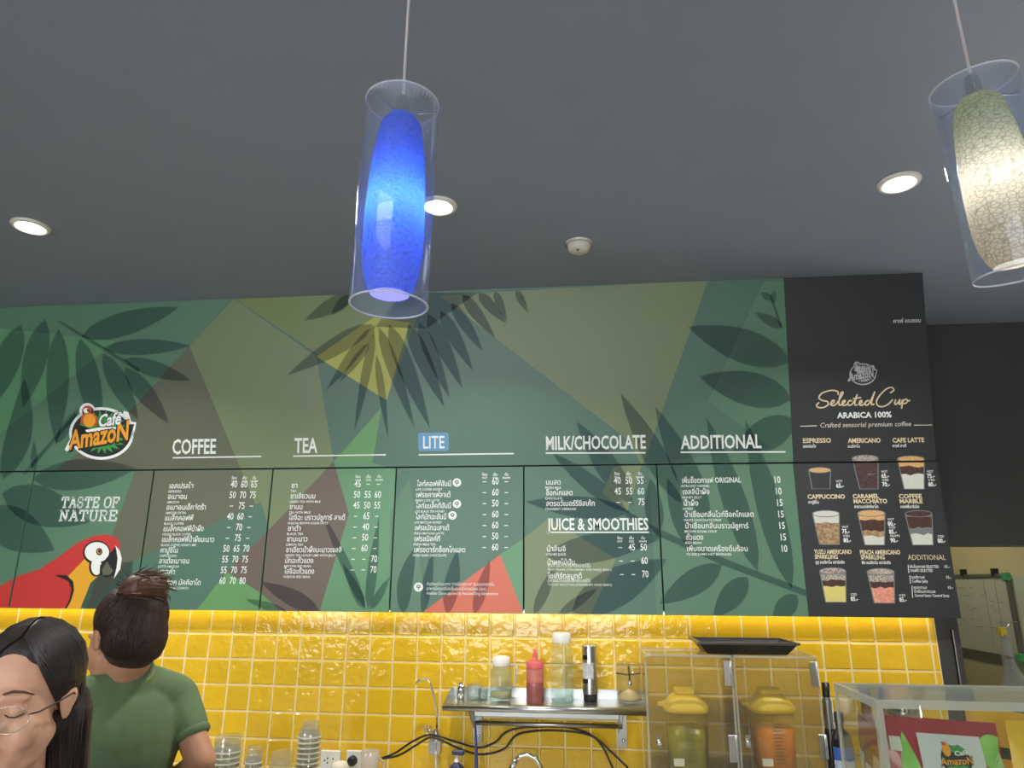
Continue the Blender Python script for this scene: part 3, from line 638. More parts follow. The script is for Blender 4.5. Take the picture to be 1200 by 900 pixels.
for x, y, ls_, pr_ in ((1066, 665.5, ('เพิ่มช็อตกาแฟ SELECTED', 'กาแฟคั่ว SELECTED'), 1107), (1068, 678, ('เจลลี่กาแฟ', 'Coffee Jelly'), 1109), (1070.5, 690, ('ซอสคาราเมล', 'น้ำเชื่อมคาราเมล', 'Caramel Sauce / Caramel Syrup'), 1111)):
    t = MB()
    for i, s_ in enumerate(ls_): AK.text(t, s_, x+.8*i, y+4.6*i, x+.8*i+min(40, len(s_)*1.55), 2.9, .01, vcap=.62)
    build(t, 'extra_line', PW, kb); t = MB(); AK.text(t, '15.-', pr_, y, pr_+6, 3.2, .02); build(t, 'price', PW, kb); t = MB(); AK.line(t, [(x-2, y-3.5), (x-1.2, y+4.4*len(ls_)-3)], .7); build(t, 'extra_rule', PW, kb)
def prices(A, lst):
    for x, y, hdg, s_ in lst:
        t = MB(); A.text(t, hdg, x, y-6.2, None, 2.6, .01, em=.9); A.text(t, s_, x, y, None, 4.9, .03, em=.8); build(t, 'price', PW, kb)
prices(AK, [(980, 571.5, 'HOT', '65.-'), (1033, 560, 'HOT', '65.-'), (1034, 570, 'ICED', '70.-'), (1086.5, 560, 'HOT', '75.-'), (1088, 570, 'ICED', '80.-'), (987, 625, 'HOT', '75.-'), (988.5, 635.5, 'ICED', '80.-'),
    (1040.5, 616, 'HOT', '80.-'), (1042, 625.5, 'ICED', '85.-'), (1043.5, 635.5, 'FRAPPE', '90.-'), (1099, 636, 'ICED', '80.-'), (997, 704, 'ICED', '85.-'), (1054, 705, 'ICED', '85.-')])
CUPM = [mat('cup_glass', (120, 124, 124), .3, noise=.1, nscale=60), mat('cup_dark', (50, 34, 28), .5, rgb2=(88, 60, 48), nscale=220), mat('cup_milk', (205, 206, 194), .5, noise=.08, nscale=80), mat('cup_caramel', (196, 140, 84), .5, rgb2=(226, 190, 130), nscale=260),
        mat('cup_latte', (176, 150, 112), .5, rgb2=(140, 108, 76), nscale=90), mat('cup_yuzu', (214, 200, 116), .5, noise=.08, nscale=90), mat('cup_peach', (214, 130, 108), .5, rgb2=(226, 160, 136), nscale=120), mat('cup_ice', (214, 206, 194), .4, rgb2=(96, 74, 60), nscale=330), mat('cup_cola', (58, 42, 44), .5, rgb2=(86, 58, 56), nscale=110), M['board_black']]
def cup(x0, x1, xb0, xb1, yt, yb, layers, froth, name='printed_drink'):
    """flat printed picture of a drink: tapering glass with stacked layers (fraction from top, material)"""
    W_ = lambda t, i: (x0+(xb0-x0)*t+i, yt+(yb-yt)*t); V_ = lambda t, i: (x1+(xb1-x1)*t-i, yt+(yb-yt)*t)
    for A, par, cl in ((AK, kb, True), (AHB, hb, True)):
        t = MB(); k = 0
        A.poly(t, [W_(0, 0), V_(0, 0), V_(1, 0), W_(1, 0)], .0008, 0, cl)
        for a, b_, mi in layers:
            k += 1; n = 5; rr = random.Random(int(a*100+x0)); top = [((W_(a, 1.2)[0]*(1-j/n)+V_(a, 1.2)[0]*j/n), W_(a, 0)[1]+(rr.uniform(-1.5, 1.5) if 0 < j < n and a > .12 else 0)) for j in range(n+1)]
            A.poly(t, top + [V_(b_, 1.2), W_(b_, 1.2)], .0008+.00004*k, mi, cl)
        if froth is not None: A.poly(t, ell((x0+x1)/2, yt, (x1-x0)/2, (x1-x0)*.13, 20), .0013, 0, cl); A.poly(t, ell((x0+x1)/2, yt, (x1-x0)/2-1.2, (x1-x0)*.10, 20), .00135, froth, cl)
        if t.v: build(t, name, CUPM, par)
cup(947, 974, 951, 973, 551, 573, [(.0, .98, 9)], 3)
cup(998, 1029.5, 1007, 1029.5, 537, 573.5, [(.12, .5, 8), (.5, .98, 8)], 7)
cup(1051, 1083.5, 1059, 1083.5, 538, 573.5, [(.08, .3, 3), (.25, .55, 1), (.5, .98, 2)], 3)
cup(951.5, 984, 960, 984, 602, 638.5, [(.05, .3, 2), (.3, .98, 4)], 2)
cup(1004.5, 1037.5, 1013, 1037, 601.5, 639, [(.08, .22, 3), (.2, .6, 1), (.55, .75, 4), (.72, .98, 2)], 3)
cup(1060, 1092.5, 1069, 1094, 602, 639, [(.1, .5, 1), (.45, .7, 0), (.65, .98, 2)], 8)
cup(960, 991.5, 967, 992, 669, 706, [(.12, .32, 7), (.3, .5, 1), (.48, .98, 5)], 7)
cup(1015.5, 1048, 1024, 1049, 670, 707, [(.12, .32, 7), (.3, .52, 1), (.5, .98, 6)], 7)

# ================================================================== CEILING THINGS
def downlight(x, y, label):
    e = empty('downlight', (x, y, CEIL), label, 'ceiling light', 'round recessed ceiling downlights')
    build(MB().lathe((x, y, CEIL), [(.050, -.006), (.047, -.010), (.060, -.008), (.064, -.003), (.064, -.0005), (.050, -.0005)], 32), 'trim_ring', M['white'], e)
    build(MB().lathe((x, y, CEIL), [(.0, -.007), (.049, -.007)], 28), 'lens', glow('downlight_glow', (255, 252, 244), 14.0), e)
    ld = bpy.data.lights.new('downlight_beam', 'AREA'); ld.shape = 'DISK'; ld.size = .09; ld.energy = DOWN_W; ld.spread = R(130); ld.color = (1.0, .97, .92)
    lo = bpy.data.objects.new('downlight_beam', ld); COL.objects.link(lo); lo.parent = e; lo.location = (0, 0, -.014)
for x, lb in ((-1.985, 'bright recessed downlight at the far left of the ceiling'), (-.482, 'bright recessed downlight right behind the blue pendant lamp'), (1.01, 'bright recessed downlight beside the pale green pendant lamp')): downlight(x, -.91, lb)
for x, lb in ((-1.985, 'left'), (-.482, 'middle'), (1.01, 'right')): downlight(x, -3.6, lb+' one of the unseen downlights added for light above the customers')  # extra row out of view, added to light the room
sx, sy = -.01, -.585
sd = empty('smoke_detector', (sx, sy, CEIL), 'small round white smoke detector on the dark ceiling', 'smoke detector')
build(MB().lathe((sx, sy, CEIL), [(.0, -.036), (.028, -.036), (.040, -.028), (.044, -.014), (.044, -.001), (0, -.001)], 32), 'body', mat('detector_white', (214, 210, 196), .5), sd)
build(MB().lathe((sx, sy, CEIL), [(.050, -.008), (.052, -.003), (.052, -.0005), (0, -.0005)], 32), 'base_plate', M['white'], sd)
build(MB().ball((sx-.004, sy-.022, CEIL-.035), .005, 10), 'indicator', M['black'], sd)

def pendant(x, y, z0, z1, r, lean, shade_m, label, bulb_rgb, watts, tint, capz):
    e = empty('pendant_lamp', (x, y, z0), label, 'pendant lamp')
    ax = Vector(lean).normalized(); h = z1-z0; o = Vector((x, y, z0))
    prof = [(r-.0022, .0), (r, .0), (r, h), (r-.0022, h), (r-.0022, .0)]
    build(MB().lathe(o, prof, 48, axis=ax), 'outer_glass', thin('pendant_glass', tint, 1.0, .04, .06, (225, 235, 250)), e)
    for hh in (0.0, h):
        rim = MB(); rim.lathe(o+ax*hh, [(r-.0012+.0016*math.cos(a), .0016*math.sin(a)) for a in [2*math.pi*k/8 for k in range(9)]], 48, axis=ax)
        build(rim, 'glass_rim', thin('rim_glass', (250, 252, 255), 1.0, .1, .55, (235, 240, 250)), e)
    k = r/.06; s0, s1 = .016*h/.34, h-.020*h/.34
    sp = [(.030, 0), (.037, .04), (.0435, .12), (.0465, .22), (.047, .34), (.0465, .46), (.045, .58), (.042, .72), (.037, .86), (.032, .94), (.022, .985), (.012, 1.0)]
    n = [(a*k, s0+(s1-s0)*b) for a, b in sp]
    build(MB().lathe(o, n, 40, axis=ax), 'inner_shade', shade_m, e)
    build(MB().lathe(o, [(0, s0+.001), (.030*k, s0+.001)], 32, axis=ax), 'diffuser', MATS['pendant_diffuser_'+label[:4]], e)
    build(MB().lathe(o, [(0, s1+.035), (.006, s1+.035), (.010, s1+.03), (.012, s1+.0)], 20, axis=ax), 'lamp_holder', M['chrome'], e)
    arm = MB()
    for a in (0, 120, 240):
        d = Matrix.Rotation(R(a), 3, 'Z') @ Vector((1, 0, 0)); arm.tube([o+ax*(h-.02)+d*.006, o+ax*(h-.02)+d*(r-.001)], .0012, 6)
    build(arm, 'spider', M['chrome'], e)
    top = o+ax*(s1+.03)
    build(MB().tube([top, top.lerp(Vector((x+lean[0]*.4, y+lean[1]*.4, CEIL)), .5), Vector((capz[0], capz[1], CEIL-.02))], .0026, 8), 'cord', mat('clear_cord', (196, 188, 186), .3), e)
    build(MB().lathe((capz[0], capz[1], CEIL), [(0, -.03), (.03, -.028), (.045, -.018), (.048, -.001), (0, -.001)], 28), 'ceiling_rose', M['chrome'], e)
    ld = bpy.data.lights.new('bulb', 'POINT'); ld.energy = watts; ld.color = bulb_rgb; ld.shadow_soft_size = .014
    lo = bpy.data.objects.new('bulb', ld); COL.objects.link(lo); lo.parent = e; lo.location = ax*(s0+(s1-s0)*.47)
def shade_mat(name, stops, tr=.8, crackle=0.0):
    m = bpy.data.materials.new(name); m.use_nodes = True; nt = m.node_tree; nt.nodes.clear(); L = nt.links
    out = nt.nodes.new('ShaderNodeOutputMaterial'); tc = nt.nodes.new('ShaderNodeTexCoord'); sp = nt.nodes.new('ShaderNodeSeparateXYZ'); cr = nt.nodes.new('ShaderNodeValToRGB'); mr = nt.nodes.new('ShaderNodeMapRange')
    mr.inputs[2].default_value = .36; L.new(tc.outputs['Object'], sp.inputs[0]); L.new(sp.outputs['Z'], mr.inputs[0]); L.new(mr.outputs[0], cr.inputs[0])
    while len(cr.color_ramp.elements) < len(stops): cr.color_ramp.elements.new(.5)
    for el, (p, c) in zip(cr.color_ramp.elements, stops): el.position = p; el.color = lin(c)
    tb = nt.nodes.new('ShaderNodeBsdfTranslucent'); df = nt.nodes.new('ShaderNodeBsdfPrincipled'); df.inputs['Roughness'].default_value = .12; mx = nt.nodes.new('ShaderNodeMixShader'); mx.inputs[0].default_value = tr
    vo = nt.nodes.new('ShaderNodeTexVoronoi'); vo.feature = 'DISTANCE_TO_EDGE'; vo.inputs['Scale'].default_value = 110
    mp = nt.nodes.new('ShaderNodeMapping'); mp.inputs['Scale'].default_value = (1, 1, 1.6); L.new(tc.outputs['Object'], mp.inputs[0]); L.new(mp.outputs[0], vo.inputs['Vector'])
    r2 = nt.nodes.new('ShaderNodeMapRange'); r2.inputs[2].default_value = .14; r2.inputs[3].default_value = 1-crackle; L.new(vo.outputs['Distance'], r2.inputs[0])
    mm = nt.nodes.new('ShaderNodeMix'); mm.data_type = 'RGBA'; mm.blend_type = 'MULTIPLY'; mm.inputs[0].default_value = 1.0; L.new(cr.outputs[0], mm.inputs[6]); L.new(r2.outputs[0], mm.inputs[7])
    L.new(mm.outputs[2], tb.inputs[0]); L.new(mm.outputs[2], df.inputs['Base Color']); L.new(df.outputs[0], mx.inputs[1]); L.new(tb.outputs[0], mx.inputs[2]); L.new(mx.outputs[0], out.inputs[0])
    MATS[name] = m; return m
glow('pendant_diffuser_blue', (150, 150, 235), 1.0); glow('pendant_diffuser_pale', (228, 214, 182), .9)
blue = shade_mat('blue_crackle', [(0, (70, 120, 240)), (1, (50, 105, 235))], .8, .4)
pale = shade_mat('pale_crackle', [(0, (226, 208, 176)), (.45, (230, 222, 200)), (.7, (206, 210, 160)), (1, (196, 204, 90))], .75, .5)
pendant(-.289, -2.05, 2.016, 2.362, .059, (.018, -.02, 1), blue, 'blue crackle-glass pendant lamp in a clear glass cylinder', (.75, .88, 1.0), PEND_W, (244, 248, 255), (-.27, -2.08))
pendant(.643, -1.975, 2.062, 2.372, .06, (-.10, -.10, 1), pale, 'pale yellow-green crackle-glass pendant lamp in a clear glass cylinder', (1.0, .93, .8), PEND_W*.42, (244, 248, 246), (.53, -2.12))


# ================================================================== WALL SHELF AND WHAT STANDS ON IT
SZ = 1.177; SD = .20
sxa, sxb = on_y(519, 826, -SD).x, on_y(760, 830, -SD).x
sh = empty('wall_shelf', ((sxa+sxb)/2, -.06, SZ-.17), 'stainless steel wall shelf with raised back edge, holding bottles', 'shelf')
build(MB().box((sxa, -SD, SZ-.004), (sxb, -.006, SZ)), 'deck', M['steel'], sh)
build(MB().tube([(sxa, -SD, SZ-.012), (sxb, -SD, SZ-.012)], .013, 14), 'rolled_front', M['steel'], sh)
build(MB().box((sxa, -.009, SZ), (sxb, -.006, SZ+.034)), 'back_edge', M['steel'], sh)
for x in (sxa, sxb-.004): build(MB().prism([(x, -SD, SZ), (x, -.006, SZ), (x, -.006, SZ+.034), (x, -.10, SZ+.022)], (.004, 0, 0)), 'end_plate', M['steel'], sh)
bxa, bxb = on_y(556, 845, -.10).x, on_y(730, 850, -.10).x
build(MB().box((bxa, -.115, SZ-.056), (bxb, -.085, SZ-.022), bev=.002), 'cross_beam', M['steel'], sh)
for x in (bxa, bxb):
    bk = build(MB().box((x-.017, -.014, SZ-.17), (x+.017, -.006, SZ-.004)).prism([(x-.015, -.012, SZ-.006), (x-.015, -.18, SZ-.006), (x-.015, -.18, SZ-.02), (x-.015, -.012, SZ-.12)], (.003, 0, 0)), 'bracket', M['steel'], sh)
    build(MB().lathe((x+.004, -.014, SZ-.145), [(0, .004), (.006, .003), (.008, 0)], 10, axis=(0, -1, 0)), 'screw', M['chrome'], bk)
build(MB().tube([(bxa, -.06, SZ-.088), (bxb, -.06, SZ-.088)], .008, 10), 'rail', M['steel'], sh)

def stand(px, py, z): return on_z(px, py, z)
def topz(px, py, Y): return on_y(px, py, Y).z
def prad(wpx, P): return wpx/2*(P-CAM).dot(_fw)/F
def thing_at(px, pyb, z, name, label, cat, group=None):
    P = stand(px, pyb, z); return P, empty(name, P, label, cat, group)
# steel measuring cup
P, e = thing_at(540, 820, SZ, 'steel_cup', 'small steel measuring cup at the left end of the wall shelf', 'cup'); k = prad(9, P); h = topz(540, 800.5, P.y)-SZ
build(MB().lathe(P, [(0, .001), (k*.95, .001), (k*1.05, h*.6), (k*.95, h), (k*.8, h), (k*.8, h*.3), (0, h*.3)], 20), 'body', M['chrome'], e)
build(MB().lathe(P, [(k*1.06, h*.58), (k*1.14, h*.6), (k*1.06, h*.62)], 20), 'waist_ring', M['chrome'], e)
# two small glasses
for px, wpx, pt, lb in ((556, 17, 802, 'small empty drinking glass beside the steel measuring cup'), (566, 12, 807, 'low clear glass between the small glass and the lidded jug')):
    P, e = thing_at(px, 819.5, SZ, 'drinking_glass', lb, 'glass'); k = prad(wpx, P); h = topz(px, pt, P.y)-SZ
    build(MB().lathe(P, [(0, .004), (k*.8, .004), (k, h), (k*1.02, h), (k*.85, 0), (0, 0)], 24), 'glass_wall', M['clear'], e)
    build(MB().lathe(P, [(0, .001), (k*.82, .001), (k*.82, .006), (0, .007)], 20), 'thick_base', thin('glass_base', (215, 228, 222), 1, .08, .12), e)
# glass jug with white lid and handle
P, e = thing_at(587, 820.5, SZ, 'glass_jug', 'clear glass jug with white lid and handle on the wall shelf', 'jug'); k = prad(26, P); h = topz(587, 777, P.y)-SZ
build(MB().lathe(P, [(0, .002), (k*.96, .002), (k, .01), (k, h*.78), (k*.78, h*.93), (k*.76, h), (k*.72, h), (k*.74, h*.92), (k*.95, h*.76), (k*.95, .012), (0, .01)], 28), 'glass_wall', M['clear'], e)
build(MB().lathe(P, [(0, .012), (k*.93, .012), (k*.93, .030), (0, .030)], 24), 'contents', mat('pale_syrup', (204, 186, 130), .25, alpha=.85), e)
build(MB().lathe(P, [(k*.80, h*.93), (k*.82, h*.98), (k*.80, h*1.16), (k*.5, h*1.2), (0, h*1.2)], 24), 'lid', M['white'], e)
build(MB().prism([P+Vector((-k*.9, -.005, h*1.05)), P+Vector((-k*.4, -.012, h*1.19)), P+Vector((-k*.4, .012, h*1.19)), P+Vector((-k*.9, .005, h*1.05))], (0, 0, .006)), 'spout', M['white'], e)
build(MB().tube([P+Vector((k*.7, 0, h*.95)), P+Vector((k*1.35, 0, h*.95)), P+Vector((k*1.45, 0, h*.8)), P+Vector((k*1.3, 0, h*.45)), P+Vector((k*.95, 0, h*.35))], .005, 8), 'handle', thin('handle_glass', (236, 242, 240), 1, .08, .3), e)
# red sauce squeeze bottle
P, e = thing_at(627, 823, SZ, 'squeeze_bottle', 'squeeze bottle half full of dark red sauce with a pink nozzle cap', 'bottle'); k = prad(20, P); h = topz(627, 777, P.y)-SZ
build(MB().lathe(P, [(0, .001), (k, .001), (k, h*.52), (0, h*.52)], 24), 'sauce', mat('dark_sauce', (86, 30, 34), .3), e)
build(MB().lathe(P, [(k*1.03, 0), (k*1.03, h*.88), (k*.9, h*.94)], 24), 'bottle_wall', mat('pink_plastic', (214, 128, 118), .35, alpha=.35), e)
build(MB().lathe(P, [(k*.99, h*.52), (k*.99, h*.87)], 24), 'upper_smear', mat('pink_smear', (206, 120, 110), .5, rgb2=(222, 150, 130), nscale=60), e)
build(MB().lathe(P, [(k*1.06, h*.88), (k*1.06, h*1.02), (k*.9, h*1.05), (k*.3, h*1.1), (k*.28, h*1.2), (k*.18, h*1.36), (0, h*1.37)], 24), 'nozzle_cap', mat('coral_cap', (214, 96, 92), .4), e)
# tall ribbed carafe
P, e = thing_at(659, 822.5, SZ, 'glass_carafe', 'tall clear ribbed glass carafe with a white screw lid', 'carafe'); k = prad(26, P); h = topz(659, 752, P.y)-SZ
rib = MB(); n = 40; vs_ = []; prof = [(.96, 0), (1, .03), (1, .52), (.97, .60), (1, .66), (.98, .8), (.80, .93), (.78, 1.0)]
for q, z in prof:
    for j in range(n): a = 2*math.pi*j/n; rr_ = k*q*(1+(.025 if (j % 2 and z < .56) else 0)); vs_.append((P.x+rr_*math.cos(a), P.y+rr_*math.sin(a), P.z+.001+h*z))
rib.add(vs_, [(i*n+j, i*n+(j+1) % n, (i+1)*n+(j+1) % n, (i+1)*n+j) for i in range(len(prof)-1) for j in range(n)], 0, True)
build(rib, 'glass_wall', M['clear'], e)
build(MB().lathe(P, [(0, .001), (k*.94, .001), (k*.94, .012), (0, .014)], 24), 'thick_base', MATS['glass_base'], e)
build(MB().lathe(P, [(k*.86, h*.98), (k*.88, h*1.0), (k*.86, h*1.13), (k*.7, h*1.16), (0, h*1.16)], 28), 'lid', M['white'], e)
# silver flask with paper label
P, e = thing_at(692, 821.5, SZ, 'steel_flask', 'silver cylindrical flask with a paper label and dark base', 'flask'); k = prad(17.5, P); h = topz(692, 755.5, P.y)-SZ
build(MB().lathe(P, [(0, .001), (k*.9, .001), (k*.92, h*.13)], 24), 'base_band', M['black'], e)
build(MB().lathe(P, [(k, h*.13), (k, h*.97), (k*.94, h), (0, h)], 28), 'body', M['steel'], e)
lab = MB()
for z0, z1, a0, a1 in ((.4, .68, 200, 300),): lab.add([(P.x+k*1.015*math.cos(R(a)), P.y+k*1.015*math.sin(R(a)), P.z+h*z) for z in (z0, z1) for a in range(a0, a1+1, 10)], [(j, j+1, j+12, j+11) for j in range(10)], 0, True)
build(lab, 'paper_label', mat('label_paper', (206, 208, 206), .6, rgb2=(180, 182, 182), nscale=120), e)
for z, a0 in ((.36, 205), (.78, 205)):
    lb_ = MB(); lb_.add([(P.x+k*1.02*math.cos(R(a)), P.y+k*1.02*math.sin(R(a)), P.z+h*(z+d)) for d in (-.04, .04) for a in range(a0, a0+51, 10)], [(j, j+1, j+7, j+6) for j in range(5)], 0, True); build(lb_, 'dark_mark', M['black'], e)
# clear clip jar with powder
P, e = thing_at(738, 823.5, SZ, 'clip_jar', 'clear open jar of pale powder with a wire clip on the shelf', 'jar'); k = prad(29, P); h = topz(738, 776.5, P.y)-SZ
build(MB().lathe(P, [(0, .002), (k*.95, .002), (k, .01), (k, h), (k*.96, h), (k*.96, .012), (0, .01)], 28), 'jar_wall', M['acryl'], e)
build(MB().lathe(P, [(0, .012), (k*.93, .012), (k*.93, h*.16), (k*.5, h*.28), (0, h*.34)], 24), 'powder', mat('cream_powder', (222, 200, 156), .8, noise=.08), e)
build(MB().tube([P+Vector((-k*1.0, -.01, h*.74)), P+Vector((-k*.2, -k, h*.73)), P+Vector((k*.9, -.01, h*.74))], .0025, 6).tube([P+Vector((-k*.05, -k*1.02, h*.95)), P+Vector((0, -k*1.08, h*.72)), P+Vector((.0, -k*1.05, h*.55))], .003, 6), 'wire_clip', M['black'], e)
build(MB().ball(P+Vector((0, -k*1.08, h*.52)), (.008, .006, .013), 10), 'clip_knob', M['chrome'], e)

# ================================================================== TAPS, CABLES, SOCKETS
p = lambda x, y, Y: on_y(x, y, Y)
ft = empty('drinking_tap', p(511, 870, -.05), 'slim chrome gooseneck drinking-water tap left of the wall shelf', 'tap')
build(MB().tube([p(487, 802, -.10), p(490, 798, -.10), p(495, 795.5, -.10), p(501, 796, -.10), p(504.5, 801, -.10), p(508, 816, -.09), p(512, 835, -.06), p(512, 853, -.05)], .0042, 10), 'spout', M['chrome'], ft)
q = p(511, 862, -.05); build(MB().lathe(q, [(.012, -.02), (.013, 0), (.011, .018), (.006, .026)], 16), 'valve_body', M['chrome'], ft)
build(MB().tube([q+Vector((-.004, -.01, .012)), p(500, 854, -.07)], .004, 8), 'lever', M['chrome'], ft)
for a in ((497, 850), (497, 857), (504, 851), (501, 860)): build(MB().ball(p(*a, -.07), .0045, 8).tube([p(500.5, 854.5, -.07), p(*a, -.07)], .0025, 6), 'lever_knob', M['chrome'], ft)
q = p(512, 873, 0); build(MB().box((q.x-.022, -.05, q.z-.022), (q.x+.022, -.006, q.z+.024)), 'bracket', M['steel'], ft)
build(MB().tube([p(511, 866, -.05), p(511, 900, -.05), Vector((q.x, -.05, CZ+.004))], .003, 8), 'supply_pipe', M['white'], ft)
def cable(pts, label, r=.004):
    P_ = [p(x, y, Y) for x, y, Y in pts]; out = []
    for i in range(len(P_)-1):
        a, b, c, d = P_[max(i-1, 0)], P_[i], P_[i+1], P_[min(i+2, len(P_)-1)]
        for k in range(5): u = k/5; out.append(.5*((2*b)+(c-a)*u+(2*a-5*b+4*c-d)*u*u+(3*b-a-3*c+d)*u**3))
    out.append(P_[-1])
    build(MB().tube(out, r, 8), 'cable', M['black'], None, out[0], label=label, cat='cable', group='black cables below the wall shelf')
cable([(434, 892, -.03), (460, 884, -.05), (485, 868, -.07), (505, 861, -.075), (530, 868, -.07), (560, 876, -.06), (580, 870, -.045), (593, 858, -.045), (615, 852.5, -.05), (660, 852, -.05), (690, 860, -.05), (706, 875, -.07), (718, 900, -.09)], 'upper black cable looping from the socket behind the water tap and over the shelf rail')
cable([(434, 890, -.03), (465, 886, -.06), (488, 873, -.08), (507, 864, -.085), (535, 876, -.08), (562, 884, -.07), (590, 878, -.05), (608, 860, -.048), (650, 856, -.075), (692, 862, -.075), (715, 880, -.08), (736, 900, -.09)], 'lower black cable sagging furthest below the left shelf bracket')
for (xa, xb), lb, plug in (((377, 400), 'white double wall socket with empty holes', False), ((407, 428), 'white wall socket with a black plug in it', True)):
    a, b = p(xa, 878.5, -.006), p(xb, 878.5, -.006); e = empty('wall_socket', ((a.x+b.x)/2, -.006, a.z-.075), lb, 'socket')
    build(MB().box((a.x, -.016, a.z-.075), (b.x, -.006, a.z), bev=.003), 'cover_plate', M['white'], e)
    if plug: build(MB().lathe(((a.x+b.x)/2-.008, -.016, a.z-.036), [(.019, 0), (.019, .014), (.013, .022), (0, .022)], 18, axis=(0, -1, 0)), 'plug', M['black'], e)
    else:
        for dx, dz in ((-.022, -.036), (-.010, -.028), (-.010, -.044), (.012, -.030), (.012, -.046), (.024, -.038)): build(MB().lathe(((a.x+b.x)/2+dx, -.0162, a.z+dz), [(0, .0006), (.0032, .0006), (.0032, 0)], 8, axis=(0, -1, 0)), 'pin_hole', M['black'], e)
# blue pump bottle, second tap, small blue hose valve
q = p(535, 897, -.16); e = empty('pump_bottle', (q.x, q.y, CZ), 'dark blue pump bottle under the left shelf bracket', 'bottle')
build(MB().lathe((q.x, q.y, CZ), [(0, .001), (.026, .001), (.028, .01), (.027, q.z-CZ-.005), (.012, q.z-CZ+.006), (.010, q.z-CZ+.012)], 20), 'body', mat('navy', (36, 44, 84), .35), e)
build(MB().lathe((q.x, q.y, q.z), [(.009, .0), (.009, .02), (.006, .022), (.006, .042), (0, .042)], 14), 'pump_stem', M['white'], e)
build(MB().box((q.x-.018, q.y-.012, q.z+.036), (q.x+.030, q.y+.010, q.z+.052), bev=.004), 'pump_head', mat('navy', (36, 44, 84), .35), e)
q = p(558, 884, -.09); e = empty('hose', (q.x, q.y, CZ), 'thin blue hose hanging down beside the left shelf bracket', 'hose')
build(MB().tube([Vector((q.x, q.y, CZ+.002)), p(558, 900, -.09), p(558, 880, -.09), p(557, 845, -.09)], [.007, .007, .006, .003], 8), 'hose_line', mat('blue_hose', (70, 84, 140), .4), e)
e = empty('gooseneck_tap', (p(612, 900, -.2).x, -.2, CZ), 'chrome gooseneck sink tap below the middle of the shelf', 'tap')
build(MB().tube([Vector((p(632, 900, -.2).x, -.2, CZ+.002)), p(634, 898, -.2), p(628, 889, -.2), p(618, 884, -.2), p(609, 886, -.2), p(604, 893, -.2)], .0075, 12), 'spout', M['chrome'], e)
build(MB().tube([p(606, 889, -.2), p(600, 899, -.2), p(597, 908, -.2)], [.009, .011, .010], 12), 'spray_head', M['chrome'], e)

# ================================================================== STACKED CUPS ON THE BACK COUNTER
def cup_stack(px, py_top, w_top, w_bot, pitch, n, label, grp, dome=False, milk=.1, Y=-.3):
    q = p(px, py_top, Y); k0 = prad(w_top, q); k1 = prad(w_bot, q); H = q.z-CZ; proto = None
    ch = min(.055, H*.3); pitch = (H-ch)/(n-1)
    m = thin('cup_plastic', (238, 240, 236), 1, .08, milk, (226, 228, 224))
    for i in range(n):
        f_ = i/(n-1); 
        if proto is None:
            b = MB().lathe((0, 0, 0), [(k1*1.0, 0), (k1*1.08, .002), (k1*1.08, .004), (k1, .006), (k0*.98, ch), (0, ch)], 20).lathe((0, 0, 0), [(k1*1.0, 0), (k1*1.085, .0015), (k1*1.085, .0045), (k1*1.0, .006)], 20, 1); me = b.mesh('plastic_cup'); me.materials.append(m); me.materials.append(thin('cup_rim', (240, 242, 238), 1, .1, .5, (236, 238, 234))); proto = me
        o = bpy.data.objects.new('plastic_cup', proto); COL.objects.link(o); o.location = (q.x, q.y, CZ+.001+i*pitch); s_ = 1-.0*f_; o.scale = (s_, s_, 1)
        tag(o, 'topmost '+label if i == n-1 else label, 'cup', grp)
cup_stack(268, 862, 29, 31, .01, 10, 'clear plastic cup in the wide stack nearest the barista', 'wide cup stack beside the barista')
cup_stack(299, 875, 17, 19, .01, 8, 'clear plastic cup in the small narrow stack, second from the barista', 'small narrow cup stack')
cup_stack(364, 845, 18, 26, .01, 14, 'clear plastic cup in the tallest stack, left of the wall sockets', 'tallest cup stack')
q = p(238, 884, -.3); e = empty('paper_cup', (q.x, q.y, CZ), 'white paper cup beside the elbow of the barista', 'cup'); k = prad(24, q); H = q.z-CZ
build(MB().lathe((q.x, q.y, CZ), [(0, .002), (k*.75, .002), (k, H), (k*.96, H), (k*.72, .006), (0, .006)], 24), 'cup_wall', M['white'], e)
build(MB().lathe((q.x, q.y, CZ), [(k*.98+.002*math.cos(a_), H+.002*math.sin(a_)) for a_ in [2*math.pi*i/8 for i in range(9)]], 24), 'rolled_rim', M['white'], e)
q = p(331, 878, -.3); k = prad(27, q); H = q.z-CZ; n = 5
for i in range(n):
    b = MB().lathe((q.x, q.y, CZ+.001+i*(H-.045)/(n-1)), [(k, 0), (k*1.05, .002), (k, .005), (k*.96, .02), (k*.75, .038), (k*.3, .045), (k*.28, .043)], 24)
    build(b, 'dome_lid', thin('cup_plastic', (238, 240, 236)), None, (q.x, q.y, CZ+.001+i*(H-.045)/(n-1)), label='clear dome lid in the low stack between the cup stacks', cat='lid', group='stacked dome lids')
q = p(434, 880, -.28); k = prad(22, q); H = q.z-CZ
e = empty('plastic_pitcher', (q.x, q.y, CZ), 'cloudy plastic measuring pitcher in front of the plugged socket', 'pitcher')
build(MB().lathe((q.x, q.y, CZ), [(0, .001), (k*.85, .001), (k, H), (k*.95, H), (k*.8, .006), (0, .006)], 22), 'body', thin('cloudy', (232, 226, 214), .7, .2, .45, (224, 212, 196)), e)
build(MB().tube([(q.x+k*.9, q.y, CZ+H*.9), (q.x+k*1.5, q.y, CZ+H*.8), (q.x+k*1.4, q.y, CZ+H*.4), (q.x+k*.88, q.y, CZ+H*.3)], .005, 8), 'handle', MATS['cloudy'], e)
q = p(398, 892, -.34); k = prad(20, q); e = empty('round_lid', (q.x, q.y, CZ), 'round white tub with a domed lid below the empty socket', 'tub')
